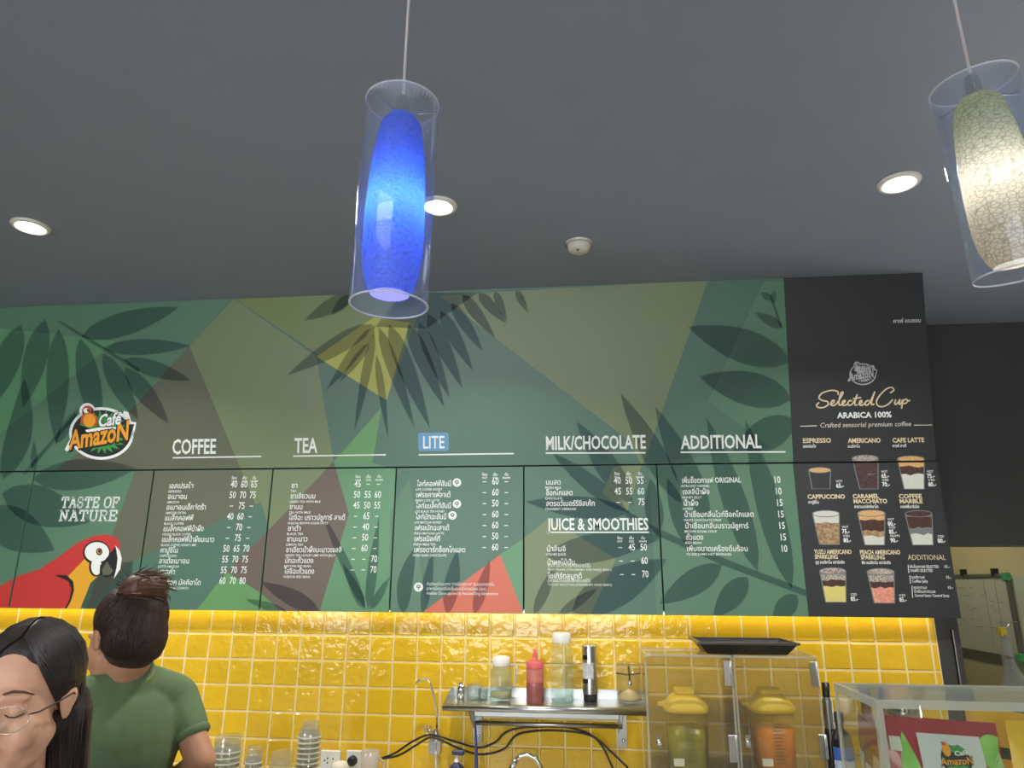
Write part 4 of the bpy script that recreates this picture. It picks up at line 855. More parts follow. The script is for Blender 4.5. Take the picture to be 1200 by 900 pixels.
build(MB().lathe((q.x, q.y, CZ), [(0, .001), (k*.9, .001), (k*.95, q.z-CZ-.02)], 22), 'tub_body', M['white'], e)
build(MB().lathe((q.x, q.y, q.z-.02), [(k*1.02, 0), (k*1.02, .008), (k*.7, .018), (0, .021)], 22), 'lid', mat('cream_lid', (224, 214, 190), .5), e)

# ================================================================== ACRYLIC CABINETS
CF, CB = -.38, -.13
def cabinet(xa, xb, zt, label, hinge_px, lock_px, jug_rgb, lid_rgb, jx, jug_label, fill):
    e = empty('acrylic_cabinet', ((xa+xb)/2, (CF+CB)/2, CZ), label, 'cabinet'); t = .006; A_ = M['acryl']
    build(MB().box((xa, CF+t, CZ+.001), (xa+t, CB, zt)), 'side_panel', A_, e); build(MB().box((xb-t, CF+t, CZ+.001), (xb, CB, zt)), 'side_panel', A_, e)
    build(MB().box((xa+t, CB-t, CZ+.001), (xb-t, CB, zt)), 'back_panel', A_, e); build(MB().box((xa, CF+t, zt), (xb, CB, zt+t)), 'top_panel', A_, e)
    d = build(MB().box((xa+.003, CF-.001, CZ+.01), (xb-.003, CF+t-.002, zt+.003)), 'door', A_, e)
    ed = MB()
    for lo, hi in (((xa, CF-.002, zt), (xb, CF+.008, zt+.007)), ((xa, CB-.006, zt), (xb, CB, zt+.007))): ed.box(lo, hi)
    for x in (xa, xb-.006): ed.box((x, CF-.002, CZ+.001), (x+.006, CF+.006, zt)); ed.box((x, CF, zt), (x+.006, CB, zt+.007))
    build(ed, 'polished_edges', thin('acrylic_edge', (236, 236, 226), 1, .15, .35, (224, 220, 204)), e)
    sh_z = on_y(jx, 896, -.26).z-.008
    build(MB().box((xa+t, CF+.02, sh_z), (xb-t, CB-t, sh_z+.006)), 'inner_shelf', A_, e)
    for hx, hy, hw, hh in hinge_px:
        q = on_y(hx, hy, CF-.003); w2, h2 = prad(hw, q), prad(hh, q)
        hg = build(MB().box((q.x-w2, CF-.006, q.z-h2), (q.x+w2, CF-.0012, q.z+h2), bev=.001).tube([(q.x+w2*.6, CF-.006, q.z-h2), (q.x+w2*.6, CF-.006, q.z+h2)], .003, 8), 'hinge', M['steel'], d)
    q = on_y(*lock_px, CF-.003)
    build(MB().lathe((q.x, CF-.001, q.z), [(.011, 0), (.011, .006), (.006, .012), (0, .012)], 14, axis=(0, -1, 0)).box((q.x-.008, CF-.006, q.z-.018), (q.x+.008, CF-.0012, q.z+.02)), 'lock', M['chrome'], d)
    # lidded juice jug
    P = Vector((on_y(jx, 880, -.26).x, -.26, sh_z+.0065)); k = .074; h = on_y(jx, 828, -.26).z-P.z
    g = empty('juice_jug', P, jug_label, 'jug')
    sq = lambda f_, z: [(P.x+k*f_*(abs(math.cos(R(a)))**.6*math.copysign(1, math.cos(R(a)))), P.y+k*f_*(abs(math.sin(R(a)))**.6*math.copysign(1, math.sin(R(a)))), P.z+z) for a in range(0, 360, 12)]
    def loft(prof):
        b = MB(); n_ = 30; vv = []
        for f_, z in prof: vv += sq(f_, z)
        b.add(vv, [(i*n_+j, i*n_+(j+1) % n_, (i+1)*n_+(j+1) % n_, (i+1)*n_+j) for i in range(len(prof)-1) for j in range(n_)] + [tuple(range(n_))[::-1], tuple(range((len(prof)-1)*n_, len(prof)*n_))], 0, True); return b
    build(loft([(.82, .002), (.88, h*fill)]), 'juice', mat('juice_'+jug_label[:5], jug_rgb, .25, noise=.05, nscale=20), g)
    build(loft([(.88, .0005), (.95, h*.6), (.98, h)]), 'jug_wall', mat('jugwall_'+jug_label[:5], lid_rgb, .15, alpha=.25), g)
    ld = build(loft([(1.0, h-.012), (1.06, h-.004), (1.04, h+.008), (.62, h+.040), (.58, h+.042)]), 'lid', mat('jug_lid', lid_rgb, .4), g)
    build(MB().box((P.x-.036, P.y-.03, P.z+h+.04), (P.x+.036, P.y+.03, P.z+h+.062), bev=.006), 'lid_knob', mat('jug_lid', lid_rgb, .4), ld)
    build(MB().prism([(P.x-k*1.02, P.y-.02, P.z+h+.002), (P.x-k*1.3, P.y, P.z+h+.001), (P.x-k*1.02, P.y+.02, P.z+h+.002)], (0, 0, .012)), 'spout', mat('jug_lid', lid_rgb, .4), ld)
    sc_ = MB()
    for i in range(12): sc_.box((P.x-.014, P.y-k*1.005, P.z+.02+i*.011), (P.x+(.014 if i % 2 else .022), P.y-k*.985, P.z+.0225+i*.011))
    build(sc_, 'scale_marks', mat('scale_ink', (80, 84, 60), .5), g, kind='stuff')
    build(MB().box((P.x-.056, P.y-k*1.0, P.z+.012), (P.x-.022, P.y-k*.93, P.z+.034)), 'paper_tag', M['white'], g)
xa, xm, xb_, zt = .183, .479, .757, 1.372
cabinet(xa, xm-.002, zt, 'left clear acrylic cabinet holding the jug of green juice', [(853.5, 789, 10, 27), (860, 877.5, 11, 29)], (772.5, 870), (128, 136, 36), (242, 204, 54), 806, 'green juice jug with yellow lid inside the acrylic cabinet', .66)
cabinet(xm+.002, xb_, zt, 'right clear acrylic cabinet holding the jug of orange juice', [(954.5, 790, 9, 27), (965, 875, 9, 26)], (876.5, 869), (240, 128, 30), (242, 204, 54), 907, 'orange juice jug with yellow lid inside the acrylic cabinet', .66)
# black tray on the cabinets
ta, tb = on_y(818, 752, -.34).x, on_y(932, 752, -.34).x; z0 = zt+.0075
tr = MB(); ring = lambda x0, x1, y0, y1, z: [(x0, y0, z), (x1, y0, z), (x1, y1, z), (x0, y1, z)]
vv = ring(ta+.03, tb-.03, -.34, -.17, z0) + ring(ta, tb, -.37, -.14, z0+.036) + ring(ta+.004, tb-.004, -.366, -.144, z0+.036) + ring(ta+.034, tb-.034, -.336, -.174, z0+.004)
tr.add(vv, [(3, 2, 1, 0)] + [(i+4*l, (i+1) % 4+4*l, (i+1) % 4+4*l+4, i+4*l+4) for l in range(3) for i in range(4)] + [(12, 13, 14, 15)])
e = empty('serving_tray', ((ta+tb)/2, -.25, z0), 'black plastic tray lying across the top of the acrylic cabinets', 'tray')
build(tr, 'tray_body', M['black'], e)
rm = MB()
for x0, x1, y0, y1 in ((ta-.006, tb+.006, -.376, -.364), (ta-.006, tb+.006, -.146, -.134)): rm.box((x0, y0, z0+.034), (x1, y1, z0+.041))
for x0 in (ta-.006, tb-.006): rm.box((x0, -.364, z0+.034), (x0+.012, -.146, z0+.041))
build(rm, 'rim', mat('tray_rim', (60, 62, 62), .3), e)

# ================================================================== SYRUP BOTTLES
def syrup(px, py_cap, Y, wpx, label, lab_rgb, neck, emb=False):
    q = on_y(px, py_cap, Y); k = prad(wpx, q); H = q.z-CZ
    e = empty('syrup_bottle', (q.x, q.y, CZ), label, 'bottle'); P = Vector((q.x, q.y, CZ)); hb_ = H-neck
    build(MB().lathe(P, [(0, .001), (k, .001), (k, hb_*.86), (k*.8, hb_*.95), (k*.36, hb_), (k*.34, hb_+.02)], 24), 'body', mat('dark_glass', (30, 30, 32), .2), e)
    cp = build(MB().lathe(P, [(k*.4, hb_+.018), (k*.42, hb_+.02), (k*.42, H-.008), (k*.38, H), (0, H)], 18), 'cap', M['black'], e)
    a0, a1 = 205, 335
    def band(z0, z1, r_, m_, nm_):
        b = MB(); n_ = 13; b.add([(P.x+r_*math.cos(R(a0+(a1-a0)*j/n_)), P.y+r_*math.sin(R(a0+(a1-a0)*j/n_)), P.z+z) for z in (z0, z1) for j in range(n_+1)], [(j, j+1, j+n_+2, j+n_+1) for j in range(n_)], 0, True); build(b, nm_, m_, e)
    if lab_rgb:
        band(hb_*.30, hb_*.84, k*1.01, mat('label_blue', (60, 92, 168), .4), 'label'); band(hb_*.5, hb_*.72, k*1.02, mat('label_white', (198, 204, 214), .5, rgb2=(150, 160, 190), nscale=160), 'label_text_block'); band(hb_*.31, hb_*.48, k*1.02, mat('label_orange', (226, 168, 70), .5, rgb2=(90, 150, 90), nscale=30), 'label_fruit')
syrup(982, 834, -.42, 25, 'dark syrup bottle with a blue and orange label beside the display box', (60, 92, 168), .05)
q = on_y(967, 800, -.33); e = empty('syrup_bottle', (q.x, q.y, CZ), 'slim black-capped bottle with a silver neck right of the acrylic cabinet', 'bottle')
k = prad(13, q); H = q.z-CZ; P = Vector((q.x, q.y, CZ))
build(MB().lathe(P, [(0, .001), (k*1.3, .001), (k*1.3, H*.55), (k*.95, H*.66), (k*.9, H*.68)], 20), 'body', MATS['dark_glass'], e)
build(MB().lathe(P, [(k*.9, H*.66)] + [(k*(.9 if i % 2 else .8), H*(.68+.02*i)) for i in range(11)] + [(k*.6, H*.9)], 20), 'foil_neck', mat('foil', (140, 142, 140), .35, .8), e)
build(MB().lathe(P, [(k*.62, H*.9), (k*.66, H*.91), (k*.66, H), (0, H)], 18), 'cap', M['black'], e)
for px, py, lb in ((1012, 802, 'dark bottle cap peeping over the left of the display box'), (1034, 802, 'black capped bottle right behind the display box, taller cap')):
    q = on_y(px, py, -.24 if px < 1020 else -.12); e = empty('syrup_bottle', (q.x, q.y, CZ), lb, 'bottle'); k = .036; H = q.z-CZ; P = Vector((q.x, q.y, CZ))
    build(MB().lathe(P, [(0, .001), (k, .001), (k, H*.62), (k*.5, H*.78), (k*.4, H*.9)], 20), 'body', mat('brown_syrup', (110, 72, 44), .2), e)
    build(MB().lathe(P, [(k*.48, H*.86), (k*.5, H*.87), (k*.5, H), (0, H)], 18), 'cap', M['black'], e)
q = on_y(1058, 822, -.34); e = empty('steel_canister', (q.x, q.y, CZ), 'shiny steel canister standing behind the display box', 'canister'); k = prad(36, q); H = q.z-CZ
build(MB().lathe((q.x, q.y, CZ), [(0, .001), (k, .001), (k, H*.96), (k*.97, H), (k*.9, H), (0, H*.99)], 28), 'body', M['chrome'], e)
build(MB().lathe((q.x, q.y, CZ), [(k*1.01, H*.9), (k*1.03, H*.915), (k*1.01, H*.93)], 28), 'band', M['steel'], e)

# ================================================================== DISPLAY BOX WITH COFFEE BAGS
DX0, DX1, DY0, DY1, DZ = .498, 1.05, -1.60, -1.385, 1.414
e = empty('display_box', ((DX0+DX1)/2, (DY0+DY1)/2, FZ), 'clear acrylic display box with coffee bags on the front counter', 'display box'); t = .006
DB = thin('display_acrylic', (246, 248, 244), .9, .04, .02)
build(MB().box((DX0, DY0, FZ+.001), (DX1, DY0+t, DZ)), 'front_panel', DB, e); build(MB().box((DX0, DY1-t, FZ+.001), (DX1, DY1, DZ)), 'back_panel', DB, e)
build(MB().box((DX0, DY0+t, FZ+.001), (DX0+t, DY1-t, DZ)), 'side_panel', DB, e); build(MB().box((DX1-t, DY0+t, FZ+.001), (DX1, DY1-t, DZ)), 'side_panel', DB, e)
build(MB().box((DX0, DY0, DZ), (DX1, DY1, DZ+t)), 'lid_panel', thin('display_lid', (226, 232, 226), .9, .12, .16, (196, 204, 196)), e)
EG = thin('display_edge', (238, 240, 232), 1, .15, .4, (214, 214, 200)); g_ = .003
for lo, hi in (((DX0-g_, DY0-g_, DZ-.006), (DX1, DY0+g_, DZ+t+.002)), ((DX0-g_, DY1-g_, DZ-.002), (DX1, DY1+g_, DZ+t+.002)), ((DX0-g_, DY0+g_, DZ-.006), (DX0+g_, DY1-g_, DZ+t+.002)),
               ((DX0-g_, DY0-g_, FZ+.001), (DX0+t+g_, DY0+t+.002, DZ-.006)), ((DX0-g_, DY1-g_, FZ+.001), (DX0+g_, DY1+g_, DZ-.002))):
    build(MB().box(lo, hi), 'polished_edge', EG, e)
build(MB().box((DX0+t, DY0+t, FZ+.001), (DX1-t, DY1-t, FZ+.006)), 'floor_panel', M['white'], e)
def pouch(pl_pts, name, label, m, puff=.02, grp=None):
    """pillow bag between four corners (front face), puffed out both ways"""
    a, b, c, d = [Vector(v) for v in pl_pts]; nrm = (b-a).cross(d-a).normalized(); n_ = 10; f1 = []; f2 = []
    rr = random.Random(5)
    for j in range(n_+1):
        for i in range(n_+1):
            u, v = i/n_, j/n_; q = a.lerp(b, u).lerp(d.lerp(c, u), v); k = puff*(math.sin(math.pi*u)**.5)*(math.sin(math.pi*min(1, v*1.12))**.6 if v < .893 else 0)
            wr = rr.uniform(-.0014, .0014); f1.append(q+nrm*(k+wr+.001)); f2.append(q-nrm*(k+.001))
    N_ = n_+1; fs = [(j*N_+i, j*N_+i+1, (j+1)*N_+i+1, (j+1)*N_+i) for j in range(n_) for i in range(n_)]
    bag = MB().add(f1, fs, 0, True).add(f2, [f[::-1] for f in fs], 0, True)
    bd = list(range(0, N_)) + [k*N_+n_ for k in range(1, N_)] + [n_*N_+k for k in range(n_-1, -1, -1)] + [k*N_ for k in range(n_-1, 0, -1)]
    o = len(f1); bag.add([*f1, *f2], [(bd[i], bd[i-1], bd[i-1]+o, bd[i]+o) for i in range(len(bd))], 0, True)
    e_ = empty(name, (a+b)/2, label, 'coffee bag', grp); build(bag, 'pouch', m, e_)
    F_ = lambda u, v, h=0.0: a.lerp(b, u).lerp(d.lerp(c, u), v)+nrm*(puff*(math.sin(math.pi*max(0, min(1, u)))**.5)*(math.sin(math.pi*min(1, v*1.12))**.6 if v < .893 else 0)+.003+h)
    return e_, F_
def decal(F_, poly, h, m, nm, e_, n_=6):
    """patch (u0,u1,v0,v1 or outline) following the bag front"""
    b = MB()
    if len(poly) == 4 and not hasattr(poly[0], '__len__'):
        u0, u1, v0, v1 = poly; b.add([F_(u0+(u1-u0)*i/n_, v0+(v1-v0)*j/n_, h) for j in range(n_+1) for i in range(n_+1)], [(j*(n_+1)+i, j*(n_+1)+i+1, (j+1)*(n_+1)+i+1, (j+1)*(n_+1)+i) for j in range(n_) for i in range(n_)], 0, True)
    else:
        cu = sum(q[0] for q in poly)/len(poly); cv = sum(q[1] for q in poly)/len(poly); N_ = len(poly); vs__ = [F_(cu, cv, h)]
        for s_ in (.5, 1): vs__ += [F_(cu+(q[0]-cu)*s_, cv+(q[1]-cv)*s_, h) for q in poly]
        b.add(vs__, [(0, 1+i, 1+(i+1) % N_) for i in range(N_)] + [(1+i, 1+N_+i, 1+N_+(i+1) % N_, 1+(i+1) % N_) for i in range(N_)], 0, True)
    build(b, nm, m, e_)
YB = DY0+.055
c0, c1 = on_y(1036, 838, YB), on_y(1172, 849, YB); zb = FZ+.008
RED = mat('red_foil', (166, 48, 62), .25, noise=.15, nscale=25, coat=.4)
e1_, F1 = pouch([(c0.x-.004, YB, zb), (c1.x, YB+.01, zb), (c1.x-.002, YB+.012, c1.z), (c0.x, YB, c0.z)], 'coffee_bag', 'red and green coffee bag with a white front and round badge', RED, .022)
wht = mat('bag_white', (206, 212, 210), .35); grn = mat('bag_green', (112, 178, 66), .35, rgb2=(150, 206, 104), nscale=18)
decal(F1, (.26, .82, .02, .925), .0012, wht, 'white_front', e1_, 8)
decal(F1, leaf(.22, .40, .13, .93, .20), .0010, grn, 'green_leaf', e1_); decal(F1, leaf(.32, .30, .20, .75, .16), .0009, grn, 'green_leaf', e1_)
decal(F1, leaf(.80, .80, .99, .93, .16), .0010, grn, 'green_leaf', e1_); decal(F1, leaf(.84, .30, .97, .86, .24), .0010, mat('bag_lgreen', (168, 212, 140), .35), 'green_leaf', e1_)
decal(F1, (.01, .11, .83, .90), .0011, mat('bag_tag', (196, 196, 186), .5), 'side_tag', e1_, 4)
lu, lv = .56, .805
L1 = lambda pts: [(lu+(x-590)*.00038, lv-(y-480)*.00027) for x, y in pts]
decal(F1, L1(ell(590, 480, 350, 290, 28)), .0018, mat('logo_dark', (34, 44, 40)), 'badge', e1_)
decal(F1, L1(ell(600, 640, 270, 110, 20)), .0022, mat('logo_green', (66, 150, 76)), 'badge', e1_); decal(F1, L1(ell(650, 290, 170, 70, 20)), .0022, mat('logo_green', (66, 150, 76)), 'badge', e1_)
decal(F1, L1(ell(410, 290, 100, 130, 16)), .0026, mat('logo_orange', (236, 160, 44)), 'badge_parrot', e1_); decal(F1, L1(ell(380, 170, 55, 60, 14)), .0028, mat('logo_red', (190, 76, 40)), 'badge_parrot', e1_)
def bag_text(F_, s_, u0, v0, wd, hg, h, m, e_, bold, rise=0.0):
    vs__, fs__ = glyphs(s_, bold); x0 = min(v[0] for v in vs__); x1 = max(v[0] for v in vs__)
    build(MB().add([F_(u0+(x-x0)/(x1-x0)*wd+.2*hg*y, v0+y/CAPH*hg+rise*(x-x0)/(x1-x0), h) for x, y in vs__], fs__), 'badge_name', m, e_)
bag_text(F1, 'AmazoN', lu-.155, lv-.028, .30, .036, .0034, mat('logo_dark', (34, 44, 40)), e1_, .08, .015)
bag_text(F1, 'AmazoN', lu-.152, lv-.026, .294, .033, .0038, mat('logo_orange', (236, 160, 44)), e1_, .025, .015)
bag_text(F1, 'Café', lu-.01, lv+.022, .13, .022, .0036, M['print_white'], e1_, .03, .01)
# brown kraft bag at the left side of the box, edge on
kx = DX0+.03; e2_, F2 = pouch([(kx, DY1-.02, zb), (kx, DY0+.075, zb), (kx+.004, DY0+.08, 1.35), (kx+.002, DY1-.02, 1.372)], 'coffee_bag', 'brown coffee bag with pale squares facing the left side of the display box', mat('brown_bag', (118, 74, 52), .4, noise=.1, nscale=18), .012)
decal(F2, (.05, .3, .66, .8), .0008, mat('bag_tag', (196, 196, 186)), 'pale_square', e2_, 3); decal(F2, (.36, .6, .62, .76), .0008, mat('bag_tag', (196, 196, 186)), 'pale_square', e2_, 3); decal(F2, (.66, .98, .66, .84), .0009, mat('bag_tag2', (172, 160, 136), .5), 'pale_square', e2_, 3)
decal(F2, (.03, .97, .86, .99), .0007, mat('bag_top_red', (140, 70, 56), .35), 'sealed_top', e2_, 4)
# yellow bags at the right
YEL = mat('yellow_foil', (236, 190, 24), .3, noise=.08, nscale=20, coat=.4)
YC = DY1-.04
a_, b_ = on_y(1130, 826, YC), on_y(1215, 838, YC)
e3_, F3 = pouch([(a_.x, YC, zb), (b_.x, YC-.01, zb), (b_.x, YC-.01, b_.z), (a_.x, YC, a_.z)], 'coffee_bag', 'yellow coffee bag with a black band behind the red and green bag', YEL, .012, 'yellow coffee bags')
decal(F3, (.02, .98, .74, .80), .001, M['black'], 'black_band', e3_, 4)
YD = DY0+.075
a_, b_ = on_y(1178, 844, YD), on_y(1290, 848, YD)
e4_, F4 = pouch([(a_.x, YD, zb), (b_.x, YD, zb), (b_.x, YD, b_.z), (a_.x, YD, a_.z)], 'coffee_bag', 'bright yellow coffee bag at the right edge with a short black stripe', YEL, .016, 'yellow coffee bags')
decal(F4, (.0, .16, .60, .70), .001, M['black'], 'black_stripe', e4_, 3); decal(F4, (.2, .9, .1, .75), .001, wht, 'white_front', e4_, 5)

# ================================================================== PEOPLE
def remesh(mb, name, voxel, smooth=6, fac=.5):
    me = mb.mesh(name); ob = bpy.data.objects.new(name, me); COL.objects.link(ob)
    r_ = ob.modifiers.new('r', 'REMESH'); r_.mode = 'VOXEL'; r_.voxel_size = voxel; r_.use_smooth_shade = True
    if smooth: s_ = ob.modifiers.new('s', 'SMOOTH'); s_.iterations = smooth; s_.factor = fac
    dg = bpy.context.evaluated_depsgraph_get(); m2 = bpy.data.meshes.new_from_object(ob.evaluated_get(dg))
    bpy.data.objects.remove(ob); bpy.data.meshes.remove(me); m2.name = name
    for q in m2.polygons: q.use_smooth = True
    return m2
def put(me, name, m, parent, **kw):
    o_ = wloc(parent)
    for v in me.vertices: v.co -= o_
    o = bpy.data.objects.new(name, me); COL.objects.link(o); me.materials.clear(); me.materials.append(m); o.parent = parent; return tag(o, **kw)
SKIN = mat('skin_light', (214, 164, 136), .5, noise=.08, nscale=14); SKIN2 = mat('skin_tan', (190, 138, 106), .5, noise=.08, nscale=14)
HAIR = mat('hair_black', (40, 33, 30), .45, noise=.35, nscale=60, stretch=(1, 1, .15), bump=.5, bscale=90); HAIR2 = mat('hair_brown', (60, 42, 32), .5, noise=.35, nscale=60, bump=.5, bscale=90); BUN = mat('hair_bun', (96, 66, 50), .5, noise=.3, nscale=70, bump=.5, bscale=90)
def head_solids(b, Mx, face=True):
    rot = Mx.to_3x3()
    E_ = lambda c, r_: b.ball(Mx @ Vector(c), r_, 20, 0, rot)
    Cp = lambda a, ra, c, rc: b.capsule(Mx @ Vector(a), ra, Mx @ Vector(c), rc)
    E_((0, .02, .035), (.073, .092, .086)); E_((0, -.028, -.02), (.063, .060, .082)); E_((0, -.045, -.075), (.045, .042, .038)); E_((0, -.072, -.100), (.022, .018, .018))
    for s_ in (-1, 1):
        E_((s_*.040, -.055, -.035), (.026, .028, .032)); E_((s_*.074, .016, -.002), (.008, .017, .030)); E_((s_*.078, .022, .008), (.007, .015, .018)); Cp((s_*.050, .0, -.045), .020, (s_*.042, -.02, -.080), .019); Cp((s_*.042, -.02, -.080), .019, (s_*.012, -.066, -.103), .016); E_((s_*.040, -.02, -.045), (.026, .045, .045))
        Cp((s_*.014, -.084, .022), .009, (s_*.042, -.074, .022), .009)
        E_((s_*.010, -.100, -.034), (.008, .010, .007))
    Cp((0, -.086, .012), .007, (0, -.105, -.026), .010); E_((0, -.108, -.029), (.010, .010, .009))
    Cp((-.016, -.080, -.062), .008, (.016, -.080, -.062), .008)
def hand(b, wr, d, side, palm_n):
    """palm with five bent fingers; d: direction of the fingers, palm_n: palm normal, side: towards the thumb"""
    d, side, palm_n = Vector(d).normalized(), Vector(side).normalized(), Vector(palm_n).normalized()
    b.capsule(wr, .024, wr+d*.03, .03)
    for i, (o_, l_) in enumerate(((-.03, .055), (-.011, .07), (.009, .076), (.028, .068))):
        k0 = wr+d*.03+side*o_*.8; k1 = wr+d*.085+side*o_; b.capsule(k0, .015, k1, .011)
        k2 = k1+(d*.8+palm_n*.55).normalized()*l_*.5; k3 = k2+(d*.3+palm_n*.9).normalized()*l_*.5; b.capsule(k1, .0095, k2, .009); b.capsule(k2, .009, k3, .0075)
    t0 = wr+d*.025+side*.028; t1 = t0+(side*.75+d*.6+palm_n*.2)*.036; t2 = t1+(side*.2+d*.8+palm_n*.5)*.03; b.capsule(t0, .015, t1, .0115); b.capsule(t1, .011, t2, .009)

# ---- woman with glasses in the foreground
WP = Vector((-1.012, -1.752, 1.408)); WYAW = .27
Mh = Matrix.Translation(WP) @ Matrix.Rotation(WYAW, 4, 'Z') @ Matrix.Rotation(.01, 4, 'X') @ Matrix.Rotation(.04, 4, 'Y')
Mb = Matrix.Translation((WP.x, WP.y+.01, 0)) @ Matrix.Rotation(WYAW, 4, 'Z')
wm = empty('person', (WP.x, WP.y, 0), 'person with long dark hair and thin glasses looking down in the foreground', 'person')
b = MB(); head_solids(b, Mh)
V = lambda x, y, z: Mb @ Vector((x, y, z))
nk = Mh @ Vector((0, .025, -.07)); b.capsule(nk, .048, V(0, .04, 1.24), .052)
for s_ in (-1, 1):
    b.capsule(V(s_*.05, .04, 1.23), .05, V(s_*.15, .04, 1.19), .05); b.capsule(V(s_*.16, .04, 1.18), .046, V(s_*.20, .06, .93), .036); b.capsule(V(s_*.20, .06, .93), .035, V(s_*.19, -.03, .72), .026)
    hand(b, V(s_*.19, -.035, .71), Mb.to_3x3() @ Vector((0, -.2, -1)), Mb.to_3x3() @ Vector((0, -1, .1)), Mb.to_3x3() @ Vector((-s_, 0, 0)))
    b.capsule(V(s_*.085, .04, .80), .085, V(s_*.085, .035, .44), .055); b.capsule(V(s_*.085, .035, .44), .053, V(s_*.085, .05, .09), .036); b.capsule(V(s_*.085, .05, .045), .034, V(s_*.09, -.09, .03), .027)
b.ball(V(0, .04, 1.10), (.15, .10, .17), 20, 0, Mb.to_3x3()); b.ball(V(0, .04, .92), (.14, .095, .18), 20, 0, Mb.to_3x3())
put(remesh(b, 'body', .0045, 5), 'body', SKIN, wm)
tp = MB()
for s_ in (-1, 1): tp.capsule(V(s_*.05, .04, 1.225), .060, V(s_*.155, .04, 1.185), .062); tp.capsule(V(s_*.165, .04, 1.18), .060, V(s_*.19, .05, 1.0), .058)
tp.ball(V(0, .04, 1.10), (.165, .115, .18), 20, 0, Mb.to_3x3()); tp.ball(V(0, .04, .92), (.155, .112, .19), 20, 0, Mb.to_3x3())
put(remesh(tp, 'top', .008, 4), 'dark_top', mat('dark_knit', (44, 62, 58), .8, noise=.15, nscale=60, bump=.4, bscale=120), wm, label='dark green top')
tr_ = MB(); tr_.ball(V(0, .04, .82), (.155, .115, .12), 20, 0, Mb.to_3x3())
for s_ in (-1, 1): tr_.capsule(V(s_*.085, .04, .80), .096, V(s_*.085, .035, .44), .068); tr_.capsule(V(s_*.085, .035, .44), .067, V(s_*.085, .05, .10), .055)
put(remesh(tr_, 'trousers', .01, 4), 'trousers', mat('dark_denim', (44, 50, 66), .8, noise=.15), wm)
for s_ in (-1, 1):
    so = MB(); so.capsule(V(s_*.085, .06, .040), .038, V(s_*.092, -.12, .032), .032); so.box((0, 0, 0), (0, 0, 0)); mm = remesh(so, 'shoe', .006, 3)
    lo_ = min(v.co.z for v in mm.vertices)
    for v in mm.vertices: v.co.z = max(v.co.z-lo_, 0.0) if True else v.co.z
    put(mm, 'shoe', M['black'], wm)
hr = MB(); rot = Mh.to_3x3()
H_ = lambda x, y, z: Mh @ Vector((x, y, z))
hr.ball(H_(0, .030, .050), (.083, .092, .091), 24, 0, rot); hr.ball(H_(0, .055, .0), (.080, .075, .10), 24, 0, rot)
for s_ in (-1, 1):
    hr.capsule(H_(s_*.045, .075, -.02), .050, H_(s_*.062, .080, -.13), .046); hr.capsule(H_(s_*.062, .080, -.13), .046, H_(s_*.066, .075, -.30), .034)
hr.capsule(H_(0, .09, -.03), .06, H_(0, .11, -.30), .05)
hm = put(remesh(hr, 'hair', .006, 4), 'hair', HAIR, wm, label='long dark hair tucked behind the ear')
def strands(n_, fn, r_, m, parent, seed, nm='hair_strands'):
    rr = random.Random(seed); sb = MB()
    for i in range(n_):
        P_ = fn(rr); sb.tube(P_, [r_*(.5+.5*math.sin(math.pi*min(1, .15+.85*(1-k/(len(P_)-1))))) for k in range(len(P_))], 3, cap=False)
    build(sb, nm, m, parent, kind='stuff')
def w_str(rr):
    s_ = 1 if rr.random() < .72 else -1; t0 = rr.random(); y0 = -.078+.18*t0; out = []
    st = Vector((s_*.004, y0, .15)); md = Vector((s_*.085, y0*1.3-.010, .050)); en = Vector((s_*.070, .045+.05*t0, -.045))
    A_, RA, B_, RB = Vector((0, .030, .050)), Vector((.083, .092, .091)), Vector((0, .055, .0)), Vector((.080, .075, .10))
    for k in range(10):
        t = k/9; v = st*(1-t)**2+md*2*t*(1-t)*1.0+en*t*t; best = None
        for C_, R_ in ((A_, RA), (B_, RB)):
            d_ = v-C_; l_ = math.sqrt(sum((d_[i]/R_[i])**2 for i in range(3))); w_ = C_+d_/max(l_, .2)
            if best is None or (w_-A_).length > (best-A_).length: best = w_
        out.append(H_(*(A_+(best-A_)*(1.0+rr.uniform(.002, .02)))))
    return out
strands(1100, w_str, .0012, HAIR, hm, 3)
def w_long(rr):
    s_ = 1 if rr.random() < .75 else -1; a = rr.uniform(0, 6.28); out = []
    for k in range(7):
        t = k/6; c_ = Vector((s_*(.045+.022*min(1, t*2)), .076, -.02-.28*t)); q = .049-.012*t
        out.append(H_(c_.x+q*math.cos(a), c_.y+q*math.sin(a), c_.z))
    return out
strands(160, w_long, .0013, HAIR, hm, 5, 'long_strands')
# eyes, brows, lips, glasses
for s_ in (-1, 1):
    ey = build(MB().ball(H_(s_*.031, -.0705, -.001), .0125, 16), 'eye', mat('eye_white', (226, 220, 214), .3), wm)
    build(MB().ball(H_(s_*.031, -.0755, -.0085), .0045, 12), 'iris', mat('iris_dark', (40, 28, 22), .2), ey)
    build(MB().ball(H_(s_*.031, -.0700, .0005), (.0142, .0146, .0135), 16, 0, rot), 'eyelid', SKIN, wm)
    build(MB().tube([H_(s_*.018, -.0825, -.006), H_(s_*.026, -.0850, -.0095), H_(s_*.036, -.0845, -.0095), H_(s_*.046, -.077, -.004)], .0011, 6), 'eyelashes', HAIR, wm)
    build(MB().tube([H_(s_*.014, -.0935, .027), H_(s_*.028, -.0925, .0315), H_(s_*.042, -.0835, .030), H_(s_*.052, -.0705, .024)], [.0022, .0026, .0022, .001], 6), 'eyebrow', mat('brow', (88, 62, 50), .7), wm)
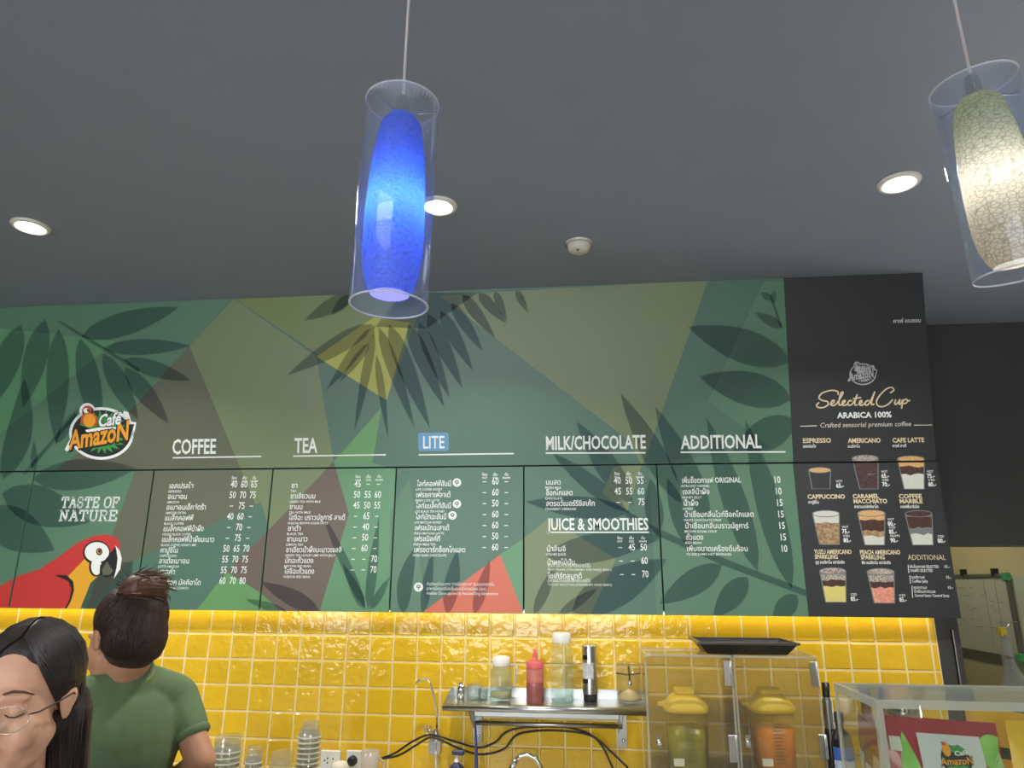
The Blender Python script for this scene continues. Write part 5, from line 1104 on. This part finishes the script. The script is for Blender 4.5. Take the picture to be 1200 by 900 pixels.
lp = MB().tube([H_(-.023, -.083, -.064), H_(-.010, -.0895, -.060), H_(0, -.0905, -.0615), H_(.010, -.0895, -.060), H_(.023, -.083, -.064)], [.002, .0045, .0042, .0045, .002], 8).tube([H_(-.021, -.083, -.066), H_(-.008, -.0885, -.0695), H_(.008, -.0885, -.0695), H_(.021, -.083, -.066)], [.002, .0048, .0048, .002], 8)
build(lp, 'lips', mat('lip_pink', (186, 100, 96), .4), wm)
gl = empty('glasses', H_(0, -.1, -.005), 'thin wire-rimmed glasses worn by the person in the foreground', 'glasses')
for s_ in (-1, 1):
    R_ = [H_(s_*.034+.027*math.cos(R(a)), -.104+.010*abs(math.cos(R(a)))**2*(1 if math.cos(R(a))*s_ > 0 else .2), -.010+.021*math.sin(R(a))) for a in range(0, 361, 15)]
    build(MB().tube(R_, .0008, 6, cap=False), 'rim', mat('rim_silver', (206, 200, 190), .2, .9), gl)
    build(MB().add([H_(s_*.034, -.103, -.010)] + R_[:-1], [(0, 1+i, 1+(i+1) % 24) for i in range(24)]), 'lens', thin('lens_clear', (250, 252, 250), .5), gl)
    build(MB().tube([H_(s_*.060, -.094, -.002), H_(s_*.070, -.085, .0), H_(s_*.078, -.03, .008), H_(s_*.083, .012, .016), H_(s_*.083, .035, .0)], .0014, 6), 'temple_arm', M['black'], gl)
build(MB().tube([H_(-.008, -.104, -.004), H_(0, -.110, -.001), H_(.008, -.104, -.004)], .001, 6), 'bridge', MATS['rim_silver'], gl)

# ---- barista seen from behind
dv = ray(144, 748); HBp = CAM + dv*(1.80/dv.dot(_fw))
fa = R(63)      # facing: turned to the left of straight away
Mk = Matrix.Translation(HBp) @ Matrix.Rotation(math.pi+fa, 4, 'Z') @ Matrix.Rotation(.22, 4, 'X')
ba = R(50); Mt = Matrix.Translation((0, 0, 0)) @ Matrix.Rotation(math.pi+ba, 4, 'Z')
dv = ray(150, 792); NB = CAM + dv*(1.80/dv.dot(_fw))
T_ = lambda x, y, z: Vector((NB.x, NB.y, 0)) + (Mt.to_3x3() @ Vector((x, y, 0))) + Vector((0, 0, NB.z+z))
rt = Mt.to_3x3()
ps = empty('person', (NB.x, NB.y, 0), 'barista in a green T-shirt with hair in a bun, seen from behind', 'person')
b = MB(); head_solids(b, Mk)
b.capsule(Mk @ Vector((0, .03, -.06)), .050, T_(0, .02, -.01), .055)
shl = {}
for s_ in (-1, 1):      # local x: +1 is the left of the person
    b.capsule(T_(s_*.05, .015, -.035), .050, T_(s_*.118, .015, -.055), .046)
    if s_ == -1: el_ = T_(-.168, .115, -.205); wr = T_(-.13, -.07, -.31)
    else: el_ = T_(.18, .03, -.30); wr = T_(.14, -.17, -.34)
    b.capsule(T_(s_*.122, .015, -.060), .040, el_, .036); b.capsule(el_, .036, wr, .025); shl[s_] = el_
    hand(b, wr, (wr-el_).normalized()*1.0+Vector((0, 0, -.15)), rt @ Vector((-s_, 0, .3)), Vector((0, 0, -1)))
    zf = -NB.z
    b.capsule(T_(s_*.085, 0, -.62), .085, T_(s_*.085, 0, -.98), .055); b.capsule(T_(s_*.085, 0, -.98), .053, T_(s_*.085, .02, zf+.09), .036); b.capsule(T_(s_*.085, .02, zf+.045), .034, T_(s_*.09, -.11, zf+.03), .027)
b.ball(T_(0, .01, -.17), (.135, .095, .18), 20, 0, rt); b.ball(T_(0, .0, -.42), (.13, .09, .2), 20, 0, rt)
put(remesh(b, 'body', .0055, 5), 'body', SKIN2, ps)
GREEN = mat('green_jersey', (98, 120, 84), .85, noise=.1, nscale=30, bump=.35, bscale=14, bdist=.012)
tp = MB()
for s_ in (-1, 1):
    tp.capsule(T_(s_*.045, .018, -.030), .056, T_(s_*.118, .016, -.055), .053)
    a_ = T_(s_*.124, .015, -.060); tp.capsule(a_, .053, a_.lerp(shl[s_], .50), .049)
tp.ball(T_(0, .015, -.16), (.140, .108, .17), 22, 0, rt); tp.ball(T_(0, .008, -.34), (.138, .104, .22), 22, 0, rt); tp.ball(T_(0, .005, -.50), (.155, .112, .13), 20, 0, rt); tp.capsule(T_(0, .03, -.0), .058, T_(0, .02, -.06), .07)
put(remesh(tp, 'tshirt', .006, 5), 'tshirt', GREEN, ps, label='green T-shirt')
na, nb = Mk @ Vector((0, .03, -.06)), T_(0, .02, -.01); nax = (na-nb).normalized()
build(MB().lathe(nb.lerp(na, .40), [(.050, -.012), (.060, -.010), (.0605, .0), (.0575, .006), (.050, .006)], 32, axis=nax), 'collar_trim', mat('collar_rib', (126, 138, 76), .8), ps)
el_ = shl[-1]; a_ = T_(-.124, .015, -.060); c_ = a_.lerp(el_, .60); ax = (el_-a_).normalized()
build(MB().lathe(c_, [(.0440, -.010), (.0472, -.006), (.0472, .004), (.0410, .010)], 28, axis=ax), 'sleeve_hem', GREEN, ps)
tr_ = MB(); tr_.ball(T_(0, 0, -.60), (.15, .11, .13), 20, 0, rt)
for s_ in (-1, 1): tr_.capsule(T_(s_*.085, 0, -.62), .096, T_(s_*.085, 0, -.98), .068); tr_.capsule(T_(s_*.085, 0, -.98), .066, T_(s_*.085, .02, zf+.1), .055)
put(remesh(tr_, 'trousers', .01, 4), 'trousers', M['black'], ps)
for s_ in (-1, 1):
    so = MB(); so.capsule(T_(s_*.085, .03, zf+.040), .038, T_(s_*.092, -.14, zf+.032), .032); mm = remesh(so, 'shoe', .006, 3); lo_ = min(v.co.z for v in mm.vertices)
    for v in mm.vertices: v.co.z -= lo_
    put(mm, 'shoe', M['black'], ps)
rot = Mk.to_3x3(); K_ = lambda x, y, z: Mk @ Vector((x, y, z))
hr = MB(); hr.ball(K_(0, .035, .045), (.084, .092, .088), 24, 0, rot); hr.ball(K_(0, .052, .0), (.076, .074, .088), 24, 0, rot)
hm = put(remesh(hr, 'hair', .006, 4), 'hair', HAIR2, ps, label='dark brown hair pinned up')
bn = MB(); bc_ = Vector((-.004, .085, .108)); rr = random.Random(9)
bn.ball(K_(*bc_), (.060, .050, .042), 18, 0, rot)
for i in range(16):
    a = rr.uniform(0, 6.28); bn.ball(K_(bc_.x+.045*math.cos(a), bc_.y+.036*math.sin(a), bc_.z+rr.uniform(-.02, .025)), rr.uniform(.012, .02), 10)
build(remesh(bn, 'bun', .005, 2), 'bun', BUN, None) if False else put(remesh(bn, 'bun', .005, 2), 'bun', BUN, hm, label='messy reddish brown bun')
def b_str(rr):
    a = rr.uniform(-2.3, 2.3); out = []; st = Vector((.078*math.sin(a), .045+.08*math.cos(a), -.125+.125*(abs(a)/2.3)**1.3)); en = bc_+Vector((rr.uniform(-.02, .02), rr.uniform(-.02, .02), -.02))
    A_, RA, B_, RB = Vector((0, .035, .045)), Vector((.084, .092, .088)), Vector((0, .052, .0)), Vector((.076, .074, .088))
    for k in range(9):
        t = k/8; v = st.lerp(en, t); best = None
        for C_, R_ in ((A_, RA), (B_, RB)):
            d_ = v-C_; l_ = math.sqrt(sum((d_[i]/R_[i])**2 for i in range(3))); w_ = C_+d_/max(l_, .2)
            if best is None or (w_-A_).length > (best-A_).length: best = w_
        out.append(K_(*(A_+(best-A_)*(1.0+rr.uniform(.002, .02)))))
    return out
strands(700, b_str, .0013, HAIR2, hm, 11)
def bun_str(rr):
    a = rr.uniform(0, 6.28); e_ = rr.uniform(-.5, 1.2); out = []; L_ = rr.uniform(.02, .055)
    for k in range(6):
        t = k/5; aa = a+t*1.6; q = .050+L_*t*t*.6
        out.append(K_(bc_.x+q*math.cos(aa)*math.cos(e_), bc_.y+q*math.sin(aa)*math.cos(e_)*.9, bc_.z+q*math.sin(e_)*.85-.008*t))
    return out
strands(150, bun_str, .0012, BUN, hm, 12, 'bun_strands')
